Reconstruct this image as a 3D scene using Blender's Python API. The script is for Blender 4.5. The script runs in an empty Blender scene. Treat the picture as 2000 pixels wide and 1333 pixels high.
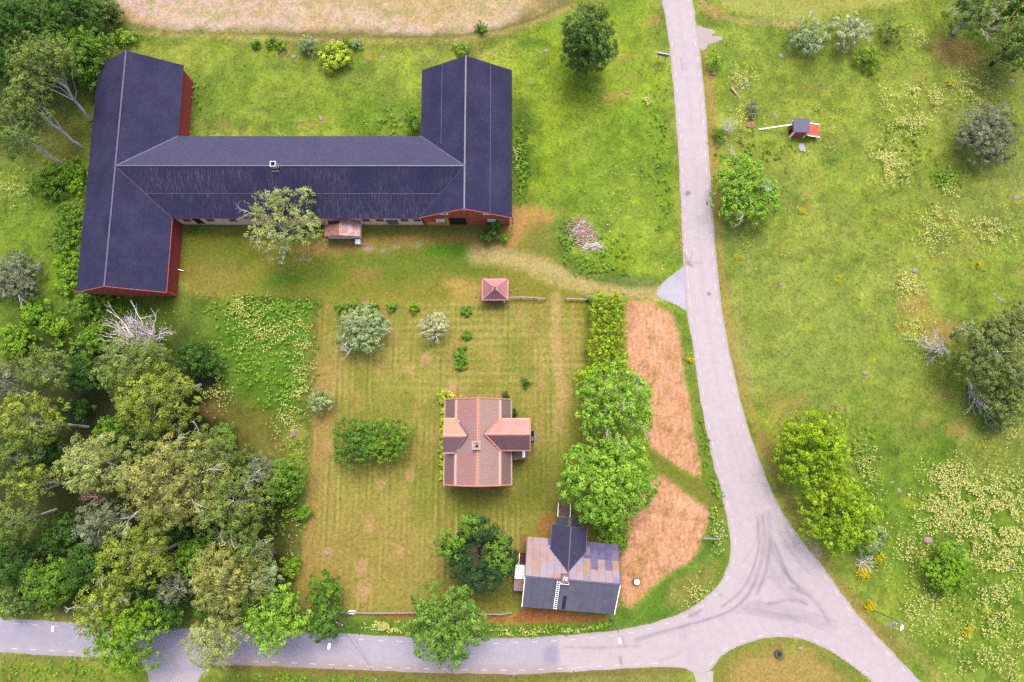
import bpy, bmesh, math, random
import numpy as np
from mathutils import Vector, Matrix

# ------------------------------------------------------------------ camera, sky, sun, exposure
SC = bpy.context.scene
CH = 114.0                                   # drone height above the ground
TILT = math.atan(204/1333.0)                 # the drone looks a little ahead of straight down
cam_d = bpy.data.cameras.new('camera'); cam = bpy.data.objects.new('camera', cam_d)
SC.collection.objects.link(cam); SC.camera = cam
cam.location = (0, 0, CH); cam.rotation_euler = (TILT, 0, 0)
cam_d.sensor_width = 36; cam_d.lens = 24.0; cam_d.clip_start = 1; cam_d.clip_end = 9000

SUN_EL, SUN_AZ = 64, 8                     # azimuth measured from +Y (top of picture) to the right
W = bpy.data.worlds.new('World'); SC.world = W; W.use_nodes = True
nt = W.node_tree; nt.nodes.clear()
sky = nt.nodes.new('ShaderNodeTexSky'); sky.sky_type = 'NISHITA'; sky.sun_disc = False
sky.sun_elevation = math.radians(SUN_EL); sky.sun_rotation = math.radians(SUN_AZ)
sky.air_density = 1.0; sky.dust_density = 6.0; sky.ozone_density = 1.0; sky.altitude = 100
bg = nt.nodes.new('ShaderNodeBackground'); bg.inputs['Strength'].default_value = 0.15
wo = nt.nodes.new('ShaderNodeOutputWorld')
nt.links.new(sky.outputs[0], bg.inputs[0]); nt.links.new(bg.outputs[0], wo.inputs[0])
sd = bpy.data.lights.new('sun', 'SUN'); sun = bpy.data.objects.new('sun', sd); SC.collection.objects.link(sun)
sd.energy = 1.25; sd.angle = math.radians(24); sd.color = (1.0, 0.955, 0.88)
sun.rotation_euler = (math.radians(90-SUN_EL), 0, math.radians(180-SUN_AZ))
sun.location = (-30, 60, 150)
SC.view_settings.view_transform = 'Standard'; SC.view_settings.look = 'None'
SC.view_settings.exposure = 1.84; SC.view_settings.gamma = 1.0; SC.view_settings.use_curve_mapping = False
SC.cycles.max_bounces = 6; SC.cycles.diffuse_bounces = 3; SC.cycles.transmission_bounces = 4
SC.cycles.use_denoising = False
GAIN = 4.2                                   # photographed brightness of a white card under this light

# ------------------------------------------------------------------ helpers
COL = SC.collection
cT, sT = math.cos(TILT), math.sin(TILT)
def G(px, py, z=0.0):
    """survey: the place at height z that the photograph shows at that pixel"""
    dx = (px-1000)/1333.0; dy = (666.5-py)/1333.0
    t = (z-CH)/(dy*sT-cT)
    return (dx*t, (dy*cT+sT)*t)
def Gl(pts, z=0.0): return np.array([G(x, y, z) for x, y in pts])
def lin(v):
    v = v/255.0
    return v/12.92 if v <= 0.04045 else ((v+0.055)/1.055)**2.4
def C(r, g, b, k=1.0): return tuple(min(0.95, lin(v)/GAIN*k) for v in (r, g, b))

def new_mat(name):
    m = bpy.data.materials.new(name); m.use_nodes = True
    n = m.node_tree; b = n.nodes['Principled BSDF']
    return m, n, b
def texco(n):
    t = n.nodes.new('ShaderNodeTexCoord'); return t.outputs['Object']
def noise(n, vec, scale, detail=4, rough=0.6, dist=0.0):
    x = n.nodes.new('ShaderNodeTexNoise'); x.inputs['Scale'].default_value = scale
    x.inputs['Detail'].default_value = detail; x.inputs['Roughness'].default_value = rough
    x.inputs['Distortion'].default_value = dist
    if vec is not None: n.links.new(vec, x.inputs['Vector'])
    return x.outputs['Fac']
def ramp(n, fac, lo, hi, a, b):
    r = n.nodes.new('ShaderNodeMapRange'); r.inputs['From Min'].default_value = lo; r.inputs['From Max'].default_value = hi
    r.inputs['To Min'].default_value = a; r.inputs['To Max'].default_value = b
    n.links.new(fac, r.inputs['Value']); return r.outputs['Result']
def mul(n, a, b):
    x = n.nodes.new('ShaderNodeMath'); x.operation = 'MULTIPLY'
    for i, v in enumerate((a, b)):
        if hasattr(v, 'links'): n.links.new(v, x.inputs[i])
        else: x.inputs[i].default_value = v
    return x.outputs[0]
def mixc(n, fac, a, b, mode='MIX'):
    x = n.nodes.new('ShaderNodeMix'); x.data_type = 'RGBA'; x.blend_type = mode
    for i, v in ((0, fac), (6, a), (7, b)):
        if hasattr(v, 'links'): n.links.new(v, x.inputs[i])
        elif i == 0: x.inputs[0].default_value = v
        else: x.inputs[i].default_value = (*v[:3], 1)
    return x.outputs[2]
def mapping(n, vec, sc, rot=(0, 0, 0)):
    m = n.nodes.new('ShaderNodeMapping'); m.inputs['Scale'].default_value = sc; m.inputs['Rotation'].default_value = rot
    n.links.new(vec, m.inputs['Vector']); return m.outputs[0]
def bump(n, bsdf, h, strength, dist):
    b = n.nodes.new('ShaderNodeBump'); b.inputs['Strength'].default_value = strength; b.inputs['Distance'].default_value = dist
    n.links.new(h, b.inputs['Height']); n.links.new(b.outputs[0], bsdf.inputs['Normal'])

def plain(name, col, col2=None, scale=2.0, var=0.18, rough=0.8, metal=0.0, bumpd=0.0, stretch=None, spec=0.3):
    """base colour broken up by two scales of noise"""
    m, n, b = new_mat(name)
    v = texco(n)
    if stretch: v = mapping(n, v, stretch)
    f1 = noise(n, v, scale, 5, 0.65); f2 = noise(n, v, scale*7, 3, 0.6)
    c = mixc(n, ramp(n, f1, 0.35, 0.68, 0, 1), col, col2 if col2 else tuple(x*(1-var*1.6) for x in col))
    vv = ramp(n, f2, 0.3, 0.7, 1-var, 1+var)
    h = n.nodes.new('ShaderNodeVectorMath'); h.operation = 'SCALE'
    n.links.new(c, h.inputs[0]); n.links.new(vv, h.inputs['Scale'])
    n.links.new(h.outputs[0], b.inputs['Base Color'])
    b.inputs['Roughness'].default_value = rough; b.inputs['Metallic'].default_value = metal
    b.inputs['Specular IOR Level'].default_value = spec
    if bumpd: bump(n, b, f2, 0.6, bumpd)
    return m

def ground_mat(name, s1, s2, amp, bd, rough=0.95, spec=0.1, streak=None):
    m, n, b = new_mat(name)
    v = texco(n)
    a = n.nodes.new('ShaderNodeAttribute'); a.attribute_name = 'Col'
    f1 = noise(n, v, s1, 5, 0.7, 0.4); f2 = noise(n, v, s2, 3, 0.7)
    k = mul(n, ramp(n, f1, 0.28, 0.72, 1-amp, 1+amp), ramp(n, f2, 0.28, 0.72, 1-amp*0.8, 1+amp*0.8))
    h = n.nodes.new('ShaderNodeVectorMath'); h.operation = 'SCALE'
    n.links.new(a.outputs['Color'], h.inputs[0]); n.links.new(k, h.inputs['Scale'])
    n.links.new(h.outputs[0], b.inputs['Base Color'])
    b.inputs['Roughness'].default_value = rough; b.inputs['Specular IOR Level'].default_value = spec
    if bd: bump(n, b, f1, 0.7, bd)
    return m

def leaf_mat(name, trans=0.3):
    m, n, b = new_mat(name)
    a = n.nodes.new('ShaderNodeAttribute'); a.attribute_name = 'Col'
    n.links.new(a.outputs['Color'], b.inputs['Base Color'])
    b.inputs['Roughness'].default_value = 0.7; b.inputs['Specular IOR Level'].default_value = 0.08
    t = n.nodes.new('ShaderNodeBsdfTranslucent'); n.links.new(a.outputs['Color'], t.inputs['Color'])
    x = n.nodes.new('ShaderNodeMixShader'); x.inputs[0].default_value = trans
    o = n.nodes['Material Output']
    n.links.new(b.outputs[0], x.inputs[1]); n.links.new(t.outputs[0], x.inputs[2]); n.links.new(x.outputs[0], o.inputs['Surface'])
    return m

def link(o, parent=None):
    COL.objects.link(o)
    if parent: o.parent = parent
    return o
def tag(o, label=None, cat=None, group=None, kind=None):
    for k, v in (('label', label), ('category', cat), ('group', group), ('kind', kind)):
        if v: o[k] = v
    return o
def thing(name, label, cat, loc=(0, 0, 0), rz=0.0, group=None):
    o = bpy.data.objects.new(name, None); o.empty_display_size = 0.3
    o.location = loc; o.rotation_euler = (0, 0, rz); link(o)
    return tag(o, label, cat, group)

def np_mesh(name, verts, faces, cols=None, smooth=False):
    """verts (N,3), faces (M,k) with k = 3 or 4, cols per vertex (N,3)"""
    me = bpy.data.meshes.new(name)
    verts = np.ascontiguousarray(verts, dtype=np.float32); faces = np.ascontiguousarray(faces, dtype=np.int32)
    nf, k = faces.shape
    me.vertices.add(len(verts)); me.vertices.foreach_set('co', verts.ravel())
    me.loops.add(nf*k); me.loops.foreach_set('vertex_index', faces.ravel())
    me.polygons.add(nf); me.polygons.foreach_set('loop_start', np.arange(nf, dtype=np.int32)*k)
    me.polygons.foreach_set('loop_total', np.full(nf, k, dtype=np.int32))
    if smooth: me.polygons.foreach_set('use_smooth', np.ones(nf, dtype=bool))
    me.update(calc_edges=True)
    if cols is not None:
        at = me.color_attributes.new('Col', 'FLOAT_COLOR', 'POINT')
        c4 = np.ones((len(verts), 4), dtype=np.float32); c4[:, :3] = cols
        at.data.foreach_set('color', c4.ravel())
    return me
def mesh_obj(name, me, mat, parent=None):
    o = bpy.data.objects.new(name, me); me.materials.append(mat); return link(o, parent)

class MB:
    """collects boxes, prisms, tubes; build() links them as one mesh object"""
    def __init__(s): s.v = []; s.f = []
    def add(s, vs, fs):
        o = len(s.v); s.v += [tuple(p) for p in vs]; s.f += [tuple(i+o for i in f) for f in fs]; return s
    def box(s, c, size, rz=0.0, tilt=None):
        hx, hy, hz = [d/2 for d in size]; cz, sz = math.cos(rz), math.sin(rz)
        vs = []
        for z in (-hz, hz):
            for x, y in ((-hx, -hy), (hx, -hy), (hx, hy), (-hx, hy)):
                vs.append((c[0]+x*cz-y*sz, c[1]+x*sz+y*cz, c[2]+z))
        return s.add(vs, [(0, 3, 2, 1), (4, 5, 6, 7), (0, 1, 5, 4), (1, 2, 6, 5), (2, 3, 7, 6), (3, 0, 4, 7)])
    def slab(s, poly, th):
        """planar polygon (3D points, counter-clockwise from outside) given thickness th along minus its normal"""
        p = [Vector(q) for q in poly]
        nrm = Vector((0, 0, 0))
        for i in range(len(p)): nrm += p[i].cross(p[(i+1) % len(p)])
        nrm.normalize()
        if nrm.z < 0: nrm = -nrm          # sheets are thick downwards
        k = len(p); vs = p + [q-nrm*th for q in p]
        fs = [tuple(range(k)), tuple(range(2*k-1, k-1, -1))]
        for i in range(k): j = (i+1) % k; fs.append((i, i+k, j+k, j))
        return s.add(vs, fs)
    def bar(s, a, b, w, h=None, up=(0, 0, 1)):
        """square bar from a to b"""
        a, b = Vector(a), Vector(b); h = h or w
        d = (b-a).normalized(); u = Vector(up)
        if abs(d.dot(u)) > 0.98: u = Vector((0, 1, 0))
        r = d.cross(u).normalized(); q = r.cross(d)
        vs = [e+r*x*w/2+q*y*h/2 for e in (a, b) for x, y in ((-1, -1), (1, -1), (1, 1), (-1, 1))]
        return s.add(vs, [(3, 2, 1, 0), (4, 5, 6, 7), (0, 1, 5, 4), (1, 2, 6, 5), (2, 3, 7, 6), (3, 0, 4, 7)])
    def tube(s, pts, rad, n=6, cap=True):
        pts = [Vector(p) for p in pts]
        if not hasattr(rad, '__len__'): rad = [rad]*len(pts)
        vs = []; ref = Vector((0.3, 1, 0.2)).normalized()
        for i, p in enumerate(pts):
            d = (pts[min(i+1, len(pts)-1)]-pts[max(i-1, 0)]).normalized()
            rr = ref if abs(d.dot(ref)) < 0.95 else Vector((1, 0, 0))
            a = d.cross(rr).normalized(); b = d.cross(a)
            for k in range(n):
                t = 2*math.pi*k/n; vs.append(p+a*math.cos(t)*rad[i]+b*math.sin(t)*rad[i])
        fs = []
        for i in range(len(pts)-1):
            for k in range(n):
                q = (k+1) % n; fs.append((i*n+k, i*n+q, (i+1)*n+q, (i+1)*n+k))
        if cap: fs += [tuple(range(n-1, -1, -1)), tuple((len(pts)-1)*n+k for k in range(n))]
        return s.add(vs, fs)
    def build(s, name, mat, parent=None, world=True, smooth=False):
        vs = s.v
        if parent is not None and world:
            iv = parent_inv(parent); vs = [iv @ Vector(v) for v in vs]
        me = bpy.data.meshes.new(name); me.from_pydata([tuple(v) for v in vs], [], s.f)
        bm = bmesh.new(); bm.from_mesh(me); bmesh.ops.recalc_face_normals(bm, faces=bm.faces); bm.to_mesh(me); bm.free()
        if smooth: me.polygons.foreach_set('use_smooth', np.ones(len(me.polygons), dtype=bool))
        me.update()
        return mesh_obj(name, me, mat, parent)
def parent_inv(p):
    m = Matrix.Identity(4); chain = []
    while p is not None: chain.append(p); p = p.parent
    for q in reversed(chain): m = m @ (Matrix.Translation(q.location) @ q.rotation_euler.to_matrix().to_4x4())
    return m.inverted()
def copy_tree(o, parent=None):
    c = o.copy(); link(c, parent)
    for ch in o.children: copy_tree(ch, c)
    return c

# numpy noise and shapes
_T = [np.random.RandomState(100+i).rand(256, 256) for i in range(8)]
def vnoise(x, y, seed=0):
    T = _T[seed % 8]; x = x+seed*17.3; y = y-seed*9.7
    xi = np.floor(x).astype(int); yi = np.floor(y).astype(int); fx = x-xi; fy = y-yi
    fx = fx*fx*(3-2*fx); fy = fy*fy*(3-2*fy)
    a = T[xi & 255, yi & 255]; b = T[(xi+1) & 255, yi & 255]; c = T[xi & 255, (yi+1) & 255]; d = T[(xi+1) & 255, (yi+1) & 255]
    return (a*(1-fx)+b*fx)*(1-fy)+(c*(1-fx)+d*fx)*fy
def fbm(x, y, size, octv=4, seed=0, gain=0.55):
    t = np.zeros_like(x); a = 1.0; s = 0.0; k = 1.0/size
    for i in range(octv): t += a*vnoise(x*k, y*k, seed+i); s += a; a *= gain; k *= 2.03
    return t/s
def sd_poly(P, poly):
    d = np.full(len(P), 1e9); ins = np.zeros(len(P), bool); n = len(poly)
    for i in range(n):
        a = poly[i]; b = poly[(i+1) % n]; e = b-a; w = P-a
        t = np.clip((w@e)/max(e@e, 1e-9), 0, 1)
        q = w-t[:, None]*e; d = np.minimum(d, (q*q).sum(1))
        c = ((a[1] <= P[:, 1]) != (b[1] <= P[:, 1]))
        with np.errstate(divide='ignore', invalid='ignore'):
            xx = a[0]+(P[:, 1]-a[1])*(e[0]/(e[1] if e[1] != 0 else 1e-12))
        ins ^= c & (P[:, 0] < xx)
    d = np.sqrt(d); return np.where(ins, -d, d)
def d_line(P, line):
    d = np.full(len(P), 1e9)
    for a, b in zip(line[:-1], line[1:]):
        e = b-a; w = P-a; t = np.clip((w@e)/max(e@e, 1e-9), 0, 1); q = w-t[:, None]*e
        d = np.minimum(d, (q*q).sum(1))
    return np.sqrt(d)
def chaikin(p, it=2, closed=True):
    p = np.array(p, float)
    for _ in range(it):
        q = np.roll(p, -1, 0) if closed else p[1:]
        a = p if closed else p[:-1]
        r = np.empty((2*len(a), 2)); r[0::2] = 0.75*a+0.25*q; r[1::2] = 0.25*a+0.75*q
        p = r if closed else np.vstack([p[:1], r, p[-1:]])
    return p
def resample(p, step):
    p = np.array(p, float); s = np.r_[0, np.cumsum(np.hypot(*np.diff(p, axis=0).T))]
    t = np.arange(0, s[-1], step); return np.c_[np.interp(t, s, p[:, 0]), np.interp(t, s, p[:, 1])]

class Field:
    """ground points that get the colours of the things lying there: turf, dry grass, soil, sand, some painted shade"""
    def __init__(s, P, col): s.P = P; s.col = col; s.tall = np.ones(len(P))
    def near(s, lo, hi):
        return np.nonzero((s.P[:, 0] > lo[0]) & (s.P[:, 0] < hi[0]) & (s.P[:, 1] > lo[1]) & (s.P[:, 1] < hi[1]))[0]
    def blend(s, i, a, col, tall=None):
        col = np.asarray(col); s.col[i] = s.col[i]*(1-a[:, None])+col*a[:, None]
        if tall is not None: s.tall[i] = s.tall[i]*(1-a)+tall*a
    def zone(s, pts, col, soft=0.5, jit=0.8, js=2.5, amt=1.0, tall=None, smooth=1, px=True, seed=0, mottle=0.0):
        poly = Gl(pts) if px else np.array(pts, float)
        if smooth: poly = chaikin(poly, smooth)
        m = soft+jit+1; i = s.near(poly.min(0)-m, poly.max(0)+m)
        if not len(i): return
        P = s.P[i]; d = sd_poly(P, poly)
        if jit: d = d+(fbm(P[:, 0], P[:, 1], js, 3, seed)-0.5)*2*jit
        a = np.clip(0.5-d/(2*soft), 0, 1)*amt
        if mottle: a = a*np.clip(1-mottle+mottle*2.2*(fbm(P[:, 0], P[:, 1], 1.8, 4, seed+3)-0.22), 0, 1)
        s.blend(i, a, col, tall)
    def spot(s, px, py, rx, ry, col, amt=0.8, tall=None, seed=0, soft=0.5):
        c = np.array(G(px, py)); rx /= 11.5; ry /= 11.5
        i = s.near(c-(rx*1.8, ry*1.8), c+(rx*1.8, ry*1.8))
        if not len(i): return
        P = s.P[i]; q = np.hypot((P[:, 0]-c[0])/rx, (P[:, 1]-c[1])/ry)
        q = q+(fbm(P[:, 0], P[:, 1], max(rx, ry)*0.6, 3, seed)-0.5)*0.9
        s.blend(i, np.clip((1-q)/soft, 0, 1)*amt, col, tall)
    def streak(s, pts, w, col, amt=0.6, soft=0.3, tall=None, mott=0.5, seed=2, ns=1.2, closed=False, smooth=2):
        l = Gl(pts)
        if smooth: l = chaikin(l, smooth, False)
        i = s.near(l.min(0)-w-soft, l.max(0)+w+soft)
        if not len(i): return
        P = s.P[i]; d = d_line(P, l)
        a = np.clip(0.5-(d-w/2)/(2*soft), 0, 1)*amt
        a = a*np.clip(1-mott+mott*2*fbm(P[:, 0], P[:, 1], ns, 3, seed), 0, 1)
        s.blend(i, a, col, tall)

def grid_region(poly, cell):
    """sheet of small quads filling a smooth outline, its border pulled onto the outline"""
    lo, hi = poly.min(0)-cell, poly.max(0)+cell
    nx = int((hi[0]-lo[0])/cell)+1; ny = int((hi[1]-lo[1])/cell)+1
    X, Y = np.meshgrid(lo[0]+np.arange(nx)*cell, lo[1]+np.arange(ny)*cell)
    P = np.c_[X.ravel(), Y.ravel()]
    if len(poly) > 300:
        co = poly[::4]; cd = np.concatenate([sd_poly(q, co) for q in np.array_split(P, max(1, len(P)//40000))])
        nr_ = np.nonzero(np.abs(cd) < 2.5)[0]; d = cd.copy(); d[nr_] = np.concatenate([sd_poly(q, poly) for q in np.array_split(P[nr_], max(1, len(nr_)//40000))])
    else: d = np.concatenate([sd_poly(q, poly) for q in np.array_split(P, max(1, len(P)//40000))])
    ok = (d < cell*0.55).reshape(ny, nx)
    q = ok[:-1, :-1] & ok[1:, :-1] & ok[:-1, 1:] & ok[1:, 1:]
    jj, ii = np.nonzero(q); b = jj*nx+ii
    F = np.c_[b, b+1, b+nx+1, b+nx]
    used = np.unique(F); mp = np.full(len(P), -1); mp[used] = np.arange(len(used))
    P = P[used]; d = d[used]; F = mp[F]
    e = np.nonzero(d > -cell*0.55)[0]; n = len(poly)
    best = np.full(len(e), 1e9); pos = P[e].copy()
    for i in range(n):
        a = poly[i]; g = poly[(i+1) % n]-a; w = P[e]-a
        t = np.clip((w@g)/max(g@g, 1e-9), 0, 1); c = a+t[:, None]*g
        dd = ((P[e]-c)**2).sum(1); m = dd < best; best[m] = dd[m]; pos[m] = c[m]
    P[e] = pos
    return P, F

# ------------------------------------------------------------------ the ground
def axis(lo, hi, step):
    a = np.arange(lo, hi+step, step); o = []; d = step; x = 0
    while x < 3500: d *= 1.5; x += d; o.append(x)
    o = np.array(o); return np.r_[(a[0]-o)[::-1], a, a[-1]+o]
gx = axis(-104, 104, 0.42); gy = axis(-46, 90, 0.42)
NX, NY = len(gx), len(gy)
XX, YY = np.meshgrid(gx, gy); P0 = np.c_[XX.ravel(), YY.ravel()]
x, y = P0[:, 0], P0[:, 1]
A1, A2, A3, A4 = (np.array(c) for c in (C(132, 160, 46), C(162, 180, 66), C(104, 136, 42), C(166, 160, 84)))
n1 = fbm(x, y, 14, 4, 1); n2 = fbm(x, y, 5, 4, 2); n3 = fbm(x, y, 8, 3, 4); n4 = fbm(x, y, 2.2, 3, 5)
def sm(v, a, b): return np.clip((v-a)/(b-a), 0, 1)[:, None]
base = A1*(1-sm(n1, .38, .6))+A2*sm(n1, .38, .6)
base = base*(1-.7*sm(n2, .52, .68))+A3*.7*sm(n2, .52, .68)
base = base*(1-.4*sm(n3, .55, .72))+A4*.4*sm(n3, .55, .72)
base = base*(0.8+0.4*n4[:, None])
F = Field(P0, base)
Z = F.zone
# meadow tints
Z([(1000, 60), (1290, 0), (1330, 520), (1200, 560), (1100, 520), (1100, 440), (1010, 400)], C(142, 172, 40), 4, 6, 12, .65)
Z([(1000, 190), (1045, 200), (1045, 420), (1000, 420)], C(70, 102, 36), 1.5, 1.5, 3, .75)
Z([(1050, 40), (1200, 120), (1260, 200), (1150, 260), (1020, 200)], C(156, 182, 46), 5, 5, 8, .4, mottle=.5)
Z([(1140, 220), (1310, 150), (1320, 420), (1180, 500), (1110, 330)], C(128, 158, 60), 4, 4, 8, .5, mottle=.5)
Z([(350, 90), (830, 95), (830, 265), (360, 265)], C(126, 152, 52), 3, 4, 8, .6)
Z([(440, 120), (640, 130), (720, 250), (600, 262), (420, 200)], C(142, 168, 50), 4, 4, 6, .4, mottle=.6)
Z([(360, 160), (420, 170), (440, 262), (362, 262)], C(88, 124, 46), 2, 2, 3, .6)
Z([(700, 190), (825, 180), (825, 268), (690, 268)], C(104, 142, 36), 2, 3, 4, .55)
Z([(1390, 60), (2060, -40), (2060, 700), (1800, 820), (1460, 780), (1420, 560)], C(144, 158, 64), 6, 8, 15, .5)
Z([(1560, 240), (1800, 180), (1760, 420), (1600, 500), (1500, 420)], C(146, 168, 62), 5, 6, 8, .4, mottle=.6)
Z([(1800, 130), (2050, 120), (2050, 420), (1850, 420)], C(150, 152, 84), 5, 6, 8, .5, mottle=.6)
Z([(1420, 480), (1700, 470), (1780, 760), (1600, 820), (1460, 760)], C(152, 168, 76), 5, 6, 10, .5)
Z([(1680, 860), (2050, 820), (2050, 1400), (1780, 1330), (1620, 1080)], C(112, 146, 44), 5, 6, 10, .6)
Z([(1880, 800), (2050, 780), (2050, 930), (1900, 930)], C(146, 152, 78), 4, 4, 6, .5)
Z([(-60, 560), (330, 580), (620, 590), (600, 900), (300, 900), (-60, 700)], C(86, 118, 34), 4, 5, 8, .75)
Z([(400, 620), (610, 600), (600, 800), (420, 790)], C(110, 148, 40), 3, 3, 5, .6)
Z([(-60, 330), (160, 330), (150, 570), (-60, 560)], C(118, 146, 44), 3, 5, 7, .6)
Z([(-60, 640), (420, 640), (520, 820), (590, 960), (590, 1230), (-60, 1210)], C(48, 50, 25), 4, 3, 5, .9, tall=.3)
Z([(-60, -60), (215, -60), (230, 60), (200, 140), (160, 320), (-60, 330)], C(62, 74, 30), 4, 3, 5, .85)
Z([(60, 240), (165, 230), (160, 340), (70, 350)], C(136, 134, 56), 2, 3, 4, .7)
Z([(-80, 1288), (270, 1296), (300, 1420), (-80, 1420)], C(128, 138, 54), 2, 2, 4, .6, tall=.8)
Z([(390, 1330), (450, 1305), (760, 1316), (1090, 1322), (1360, 1308), (1360, 1420), (390, 1420)], C(120, 130, 56), 2, 2, 4, .75, tall=.7)
Z([(1050, 1325), (1340, 1312), (1350, 1420), (1100, 1420)], C(158, 158, 84), 1.5, 2, 4, .7, tall=.3)
# fields at the top
Z([(190, -80), (212, 0), (232, 30), (262, 52), (330, 62), (480, 67), (640, 74), (830, 78), (920, 72), (1000, 54), (1070, 28), (1130, -4), (1170, -80)], C(150, 138, 84), 1.0, 1.0, 4, 1, tall=.05)
Z([(200, -80), (225, 0), (262, 42), (330, 55), (480, 58), (620, 56), (830, 66), (910, 62), (985, 44), (1030, 10), (1060, -80)], C(224, 198, 174), .8, 1.2, 3, 1, tall=.02)
Z([(600, -80), (1080, -80), (1060, 0), (1000, 34), (900, 40), (700, 34), (590, 10)], C(208, 184, 122), 2.5, 3, 5, .85, mottle=.3)
Z([(620, -60), (760, -60), (750, 14), (640, 8)], C(206, 186, 140), 1, 1, 3, .5)
i = F.near((-78, 66), (18, 92)); q = F.P[i]; fm = (F.tall[i] < .12)*1.0
F.col[i] *= (1+fm*(fbm(q[:, 0], q[:, 1], .9, 3, 2)-.5)*.5)[:, None]
F.blend(i, fm*.6*np.clip((fbm(q[:, 0], q[:, 1], 1.6, 4, 4)-.55)*7, 0, 1), C(176, 176, 100))
F.blend(i, fm*.5*np.clip((fbm(q[:, 0]*.4, q[:, 1]*2, 3, 3, 6)-.54)*6, 0, 1), C(226, 186, 126))
F.streak([(240, 60), (330, 66), (600, 68), (830, 74), (920, 68), (1000, 52), (1070, 28), (1130, 0)], .5, C(120, 116, 66), .7)
F.streak([(260, 66), (480, 76), (700, 84), (850, 86), (940, 78), (1040, 50), (1120, 10)], 1.0, C(186, 160, 104), .7)
F.streak([(240, 78), (480, 86), (700, 92), (850, 94), (950, 86), (1060, 52)], 1.6, C(128, 142, 58), .6)
Z([(1384, -80), (1400, 0), (1424, 24), (1500, 38), (1600, 38), (1650, 28), (1720, 12), (1800, -8), (1900, -80)], C(176, 184, 88), .8, .8, 3, 1, tall=.35)
Z([(1560, -80), (1560, 20), (1700, 10), (1790, -10), (1860, -80)], C(184, 176, 84), 3, 3, 5, .6)
F.streak([(1366, 4), (1396, 30), (1450, 44), (1560, 50)], 1.0, C(196, 168, 112), .6)
# weedy patch beside the lawn
Z([(470, 588), (618, 590), (612, 700), (600, 790), (440, 800), (420, 640)], C(104, 146, 42), 1.0, 1.2, 3, .8, tall=1)
Z([(400, 780), (480, 770), (560, 850), (560, 930), (450, 880)], C(148, 142, 62), 2, 2.5, 4, .65)
# mown yard and lawn
LAWN = [(352, 442), (700, 442), (1010, 430), (1040, 410), (1090, 425), (1095, 490), (1140, 530), (1200, 548), (1290, 555), (1286, 580), (1225, 588), (1218, 720), (1240, 900), (1230, 1010), (1218, 1190), (1010, 1200), (578, 1196), (580, 1130), (590, 980), (602, 870), (612, 700), (620, 592), (520, 585), (350, 575)]
Z(LAWN, C(158, 158, 62), .5, .5, 2, 1, tall=.03)
ly = [(360, 452), (1000, 452), (1150, 560), (1150, 592), (620, 586), (352, 572)]
Z(ly, C(152, 150, 58), 1.5, 1.5, 4, .8)
Z([(520, 520), (640, 500), (860, 480), (980, 505), (960, 545), (760, 560), (560, 575), (500, 560)], C(116, 142, 44), 1.5, 2, 4, .75)
Z([(360, 470), (500, 470), (500, 520), (370, 540)], C(104, 124, 32), 1.5, 2, 4, .7)
Z([(365, 500), (470, 520), (460, 572), (362, 572)], C(160, 146, 74), 2, 2, 4, .6)
Z([(826, 478), (900, 474), (945, 490), (920, 505), (850, 502), (820, 496)], C(92, 146, 28), .5, .5, 2, .85)
Z([(515, 545), (560, 530), (600, 545), (540, 560), (505, 575)], C(96, 140, 36), .8, .8, 2, .7)
Z([(600, 470), (830, 455), (1000, 450), (1005, 480), (900, 472), (820, 470), (700, 485), (560, 500)], C(196, 158, 96), 1, 1.5, 2.5, .75)
Z([(985, 405), (1030, 400), (1090, 418), (1085, 432), (1040, 450), (1010, 480), (985, 480)], C(208, 164, 96), .8, 1, 2, .95, tall=.1)
Z([(1030, 440), (1085, 430), (1095, 500), (1020, 500)], C(140, 146, 62), 1, 1, 2, .8)
for q in ([(720, 486), 16, 7], [(748, 490), 14, 6], [(773, 482), 12, 4], [(818, 477), 10, 4], [(585, 508), 18, 4], [(603, 508), 8, 4]):
    F.spot(*q[0], q[1], q[2], C(190, 168, 146), .8)
Z([(684, 522), (742, 518), (738, 552), (690, 556)], C(168, 146, 78), .7, .7, 2, .7)
Z([(870, 535), (950, 545), (945, 600), (900, 600), (866, 560)], C(210, 178, 96), 1, 1.5, 2, .75)
Z([(930, 584), (1070, 586), (1065, 602), (990, 606), (920, 598)], C(176, 146, 84), .5, .8, 2, .7)
F.streak([(1290, 568), (1200, 562), (1120, 545), (1060, 520), (1000, 505), (930, 498)], 3.0, C(216, 194, 130), .85, soft=.8, mott=.5)
F.streak([(1285, 576), (1180, 572), (1090, 556), (1040, 535)], 1.4, C(200, 184, 112), .75)
F.streak([(1240, 558), (1150, 545), (1090, 515), (1076, 490)], .8, C(110, 136, 52), .6)
# main lawn
ML = [(620, 594), (1150, 592), (1150, 720), (1118, 780), (1100, 900), (1085, 990), (1020, 1050), (1005, 1190), (582, 1192), (590, 1000), (604, 860)]
Z(ML, C(176, 170, 82), 1.0, .8, 2, 1)
i = F.near((-38, -30), (14, 24)); q = F.P[i]
ins = np.clip(.5-sd_poly(q, Gl(ML)), 0, 1)
st = np.sin(q[:, 0]*2*math.pi/1.02+4*fbm(q[:, 0], q[:, 1]*.5, 5, 2, 3))*np.clip((fbm(q[:, 0]*1.5, q[:, 1]*.3, 2, 3, 6)-.3)*1.8, 0, 1)
up = np.clip((q[:, 1]-2)/8, 0, 1)*np.clip((q[:, 0]+24)/10, 0, 1)
st2 = np.sin(q[:, 1]*2*math.pi/1.3)*fbm(q[:, 0]*.3, q[:, 1]*2, 2, 3, 7)
F.col[i] *= (1+ins*(.5*st*(1-.5*up)+.3*st2*up))[:, None]
F.blend(i, ins*.55*np.clip((fbm(q[:, 0], q[:, 1], 5, 4, 3)-.48)*5, 0, 1), C(136, 148, 50))
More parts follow.
